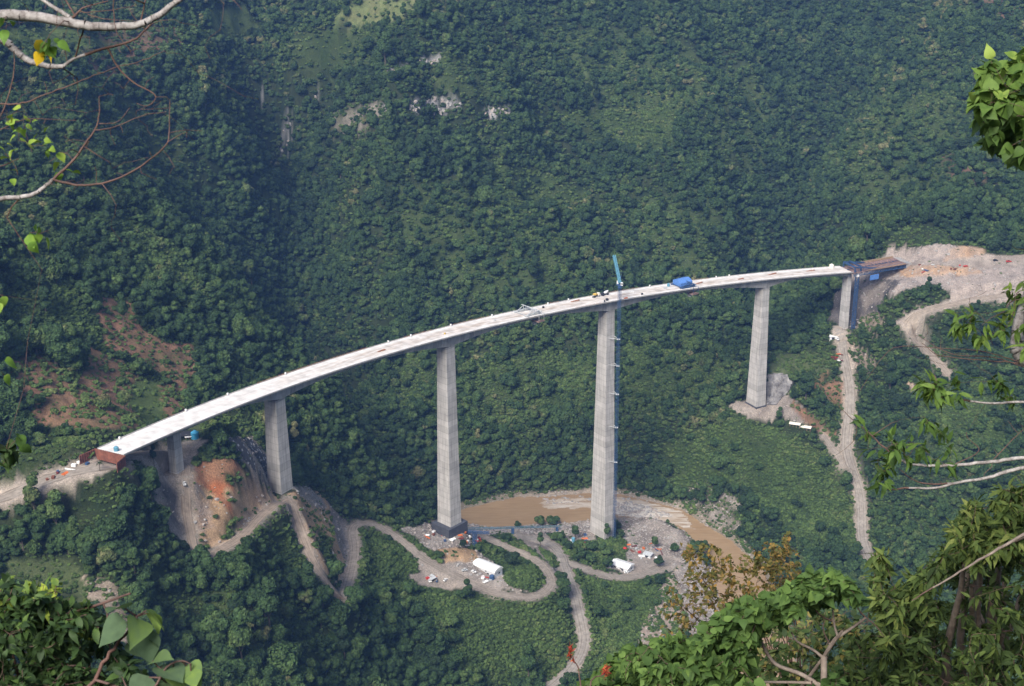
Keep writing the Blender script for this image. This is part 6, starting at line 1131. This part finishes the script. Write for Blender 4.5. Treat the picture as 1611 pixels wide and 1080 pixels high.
bush_plant(60, (2.4, 13.4, 0), [([(1100, 985), (1150, 955), (1225, 935), (1275, 905), (1310, 900), (1352, 925), (1355, 945), (1310, 948), (1270, 960), (1210, 985), (1190, 1005), (1120, 1010)], 240, 12.4, 14.2, 9, (.2, .8)), ([(900, 1095), (930, 1070), (985, 1020), (1030, 1015), (1080, 1005), (1150, 1005), (1185, 1040), (1185, 1095)], 300, 12.0, 13.8, 9, (.2, .82)), ([(1010, 1020), (1190, 990), (1195, 1040), (1030, 1060)], 70, 12.5, 14, 8, (.05, .6)), ([(1240, 1050), (1330, 1040), (1330, 1095), (1230, 1095)], 26, 12.8, 14.2, 5, (0, .5))], 'ovate', .092, LM7, GREYBARK, 'broad_leaved_shrub', 'bright heart shaped leaves on a shrub with forked bare stems at the bottom centre right', 'shrub', stem=.05, nodes=10, twig=.008, spread=.7, droop=.35, extra=ex7, tip=.5)
# 8 olive brown bush beyond it
LM8 = near_leaf_material('olive brown leaves', [(0, (.05, .06, .022)), (.45, (.12, .125, .04)), (.8, (.22, .16, .05)), (1, (.34, .20, .06))], .3, .55)
bush_plant(70, (7.2, 26, 0), [([(1075, 870), (1090, 845), (1130, 860), (1160, 880), (1200, 850), (1240, 850), (1270, 890), (1275, 930), (1200, 945), (1150, 960), (1110, 960), (1090, 920)], 330, 24, 27.5, 4, (.1, 1)), ([(1045, 925), (1090, 900), (1110, 960), (1080, 1010), (1040, 1000)], 70, 24, 27, 3, (.1, 1)), ([(1200, 870), (1235, 835), (1250, 850), (1230, 890)], 20, 25, 27, 5, (.3, 1)), ([(1060, 860), (1080, 850), (1090, 880)], 8, 25, 27, 4, (.4, 1))], 'small', .085, LM8, BROWNBARK, 'olive_bush', 'olive and rust coloured thin bush in front of the river bend', 'bush', stem=.035, nodes=18, twig=.008, spread=.8, droop=.1, tip=.8)
# 9 tangle behind the forked stems
LM9 = near_leaf_material('mixed green leaves', [(0, (.025, .045, .018)), (.5, (.06, .10, .03)), (.85, (.13, .15, .05)), (1, (.25, .20, .06))], .2, .5)
bush_plant(80, (4.6, 20, 0), [([(1195, 985), (1300, 960), (1390, 975), (1400, 1100), (1190, 1100)], 260, 17, 20.5, 6, (0, 1)), ([(1190, 965), (1390, 960), (1390, 1010), (1190, 1010)], 70, 17, 19, 0, (0, 1))], 'small', .10, LM9, GREYBARK, 'twiggy_bush', 'twiggy bush with mixed small leaves behind the forked stems at the bottom', 'bush', stem=.04, nodes=14, twig=.008, spread=.8, droop=.1, tip=.8)
# 10 red seed stalks at the bottom edge
T = Plant(90); r = T.r; b0 = np.array([.32, 8.6, 0]); b0[2] = gz(b0[0], b0[1]); lv = Leaves('lance', 91)
for (u, v, u2, v2) in [(915, 1080, 898, 1032), (925, 1090, 953, 1060)]:
    p = T.limb([b0, at(u, v+200, 8.9), at(u, v, 8.9), at(u2, v2, 8.9)], .008, .003)
    for k in range(40): lv.put(at(u2+r.normal()*2.2, v2-2+r.normal()*6, 8.9), r.normal(size=3)*.6+[0, 0, .8], r.uniform(.018, .04), r.uniform(0, 1))
LM10 = near_leaf_material('dry red seed heads', [(0, (.10, .02, .015)), (.6, (.32, .05, .03)), (1, (.5, .14, .05))], .15, .6)
finish(T, lv, 'red_seed_plant', 'stalks with dry red seed heads at the bottom edge', 'plant', b0, LM10, BROWNBARK)
# ------------------------------------------------------------------ air
hz_ = MB(); hz_.box((0, 1480, 420), (2700, 3560, 880))
HM = bpy.data.materials.new('thin valley haze'); HM.use_nodes = True; n = HM.node_tree.nodes; n.remove(n['Principled BSDF'])
pv = n.new('ShaderNodeVolumePrincipled'); pv.inputs['Color'].default_value = (.24, .46, 1.0, 1); pv.inputs['Density'].default_value = .00008; pv.inputs['Anisotropy'].default_value = .2
HM.node_tree.links.new(pv.outputs[0], n['Material Output'].inputs['Volume'])
tag(hz_.build('haze', HM), 'thin bluish haze filling the valley', None, None, 'stuff')
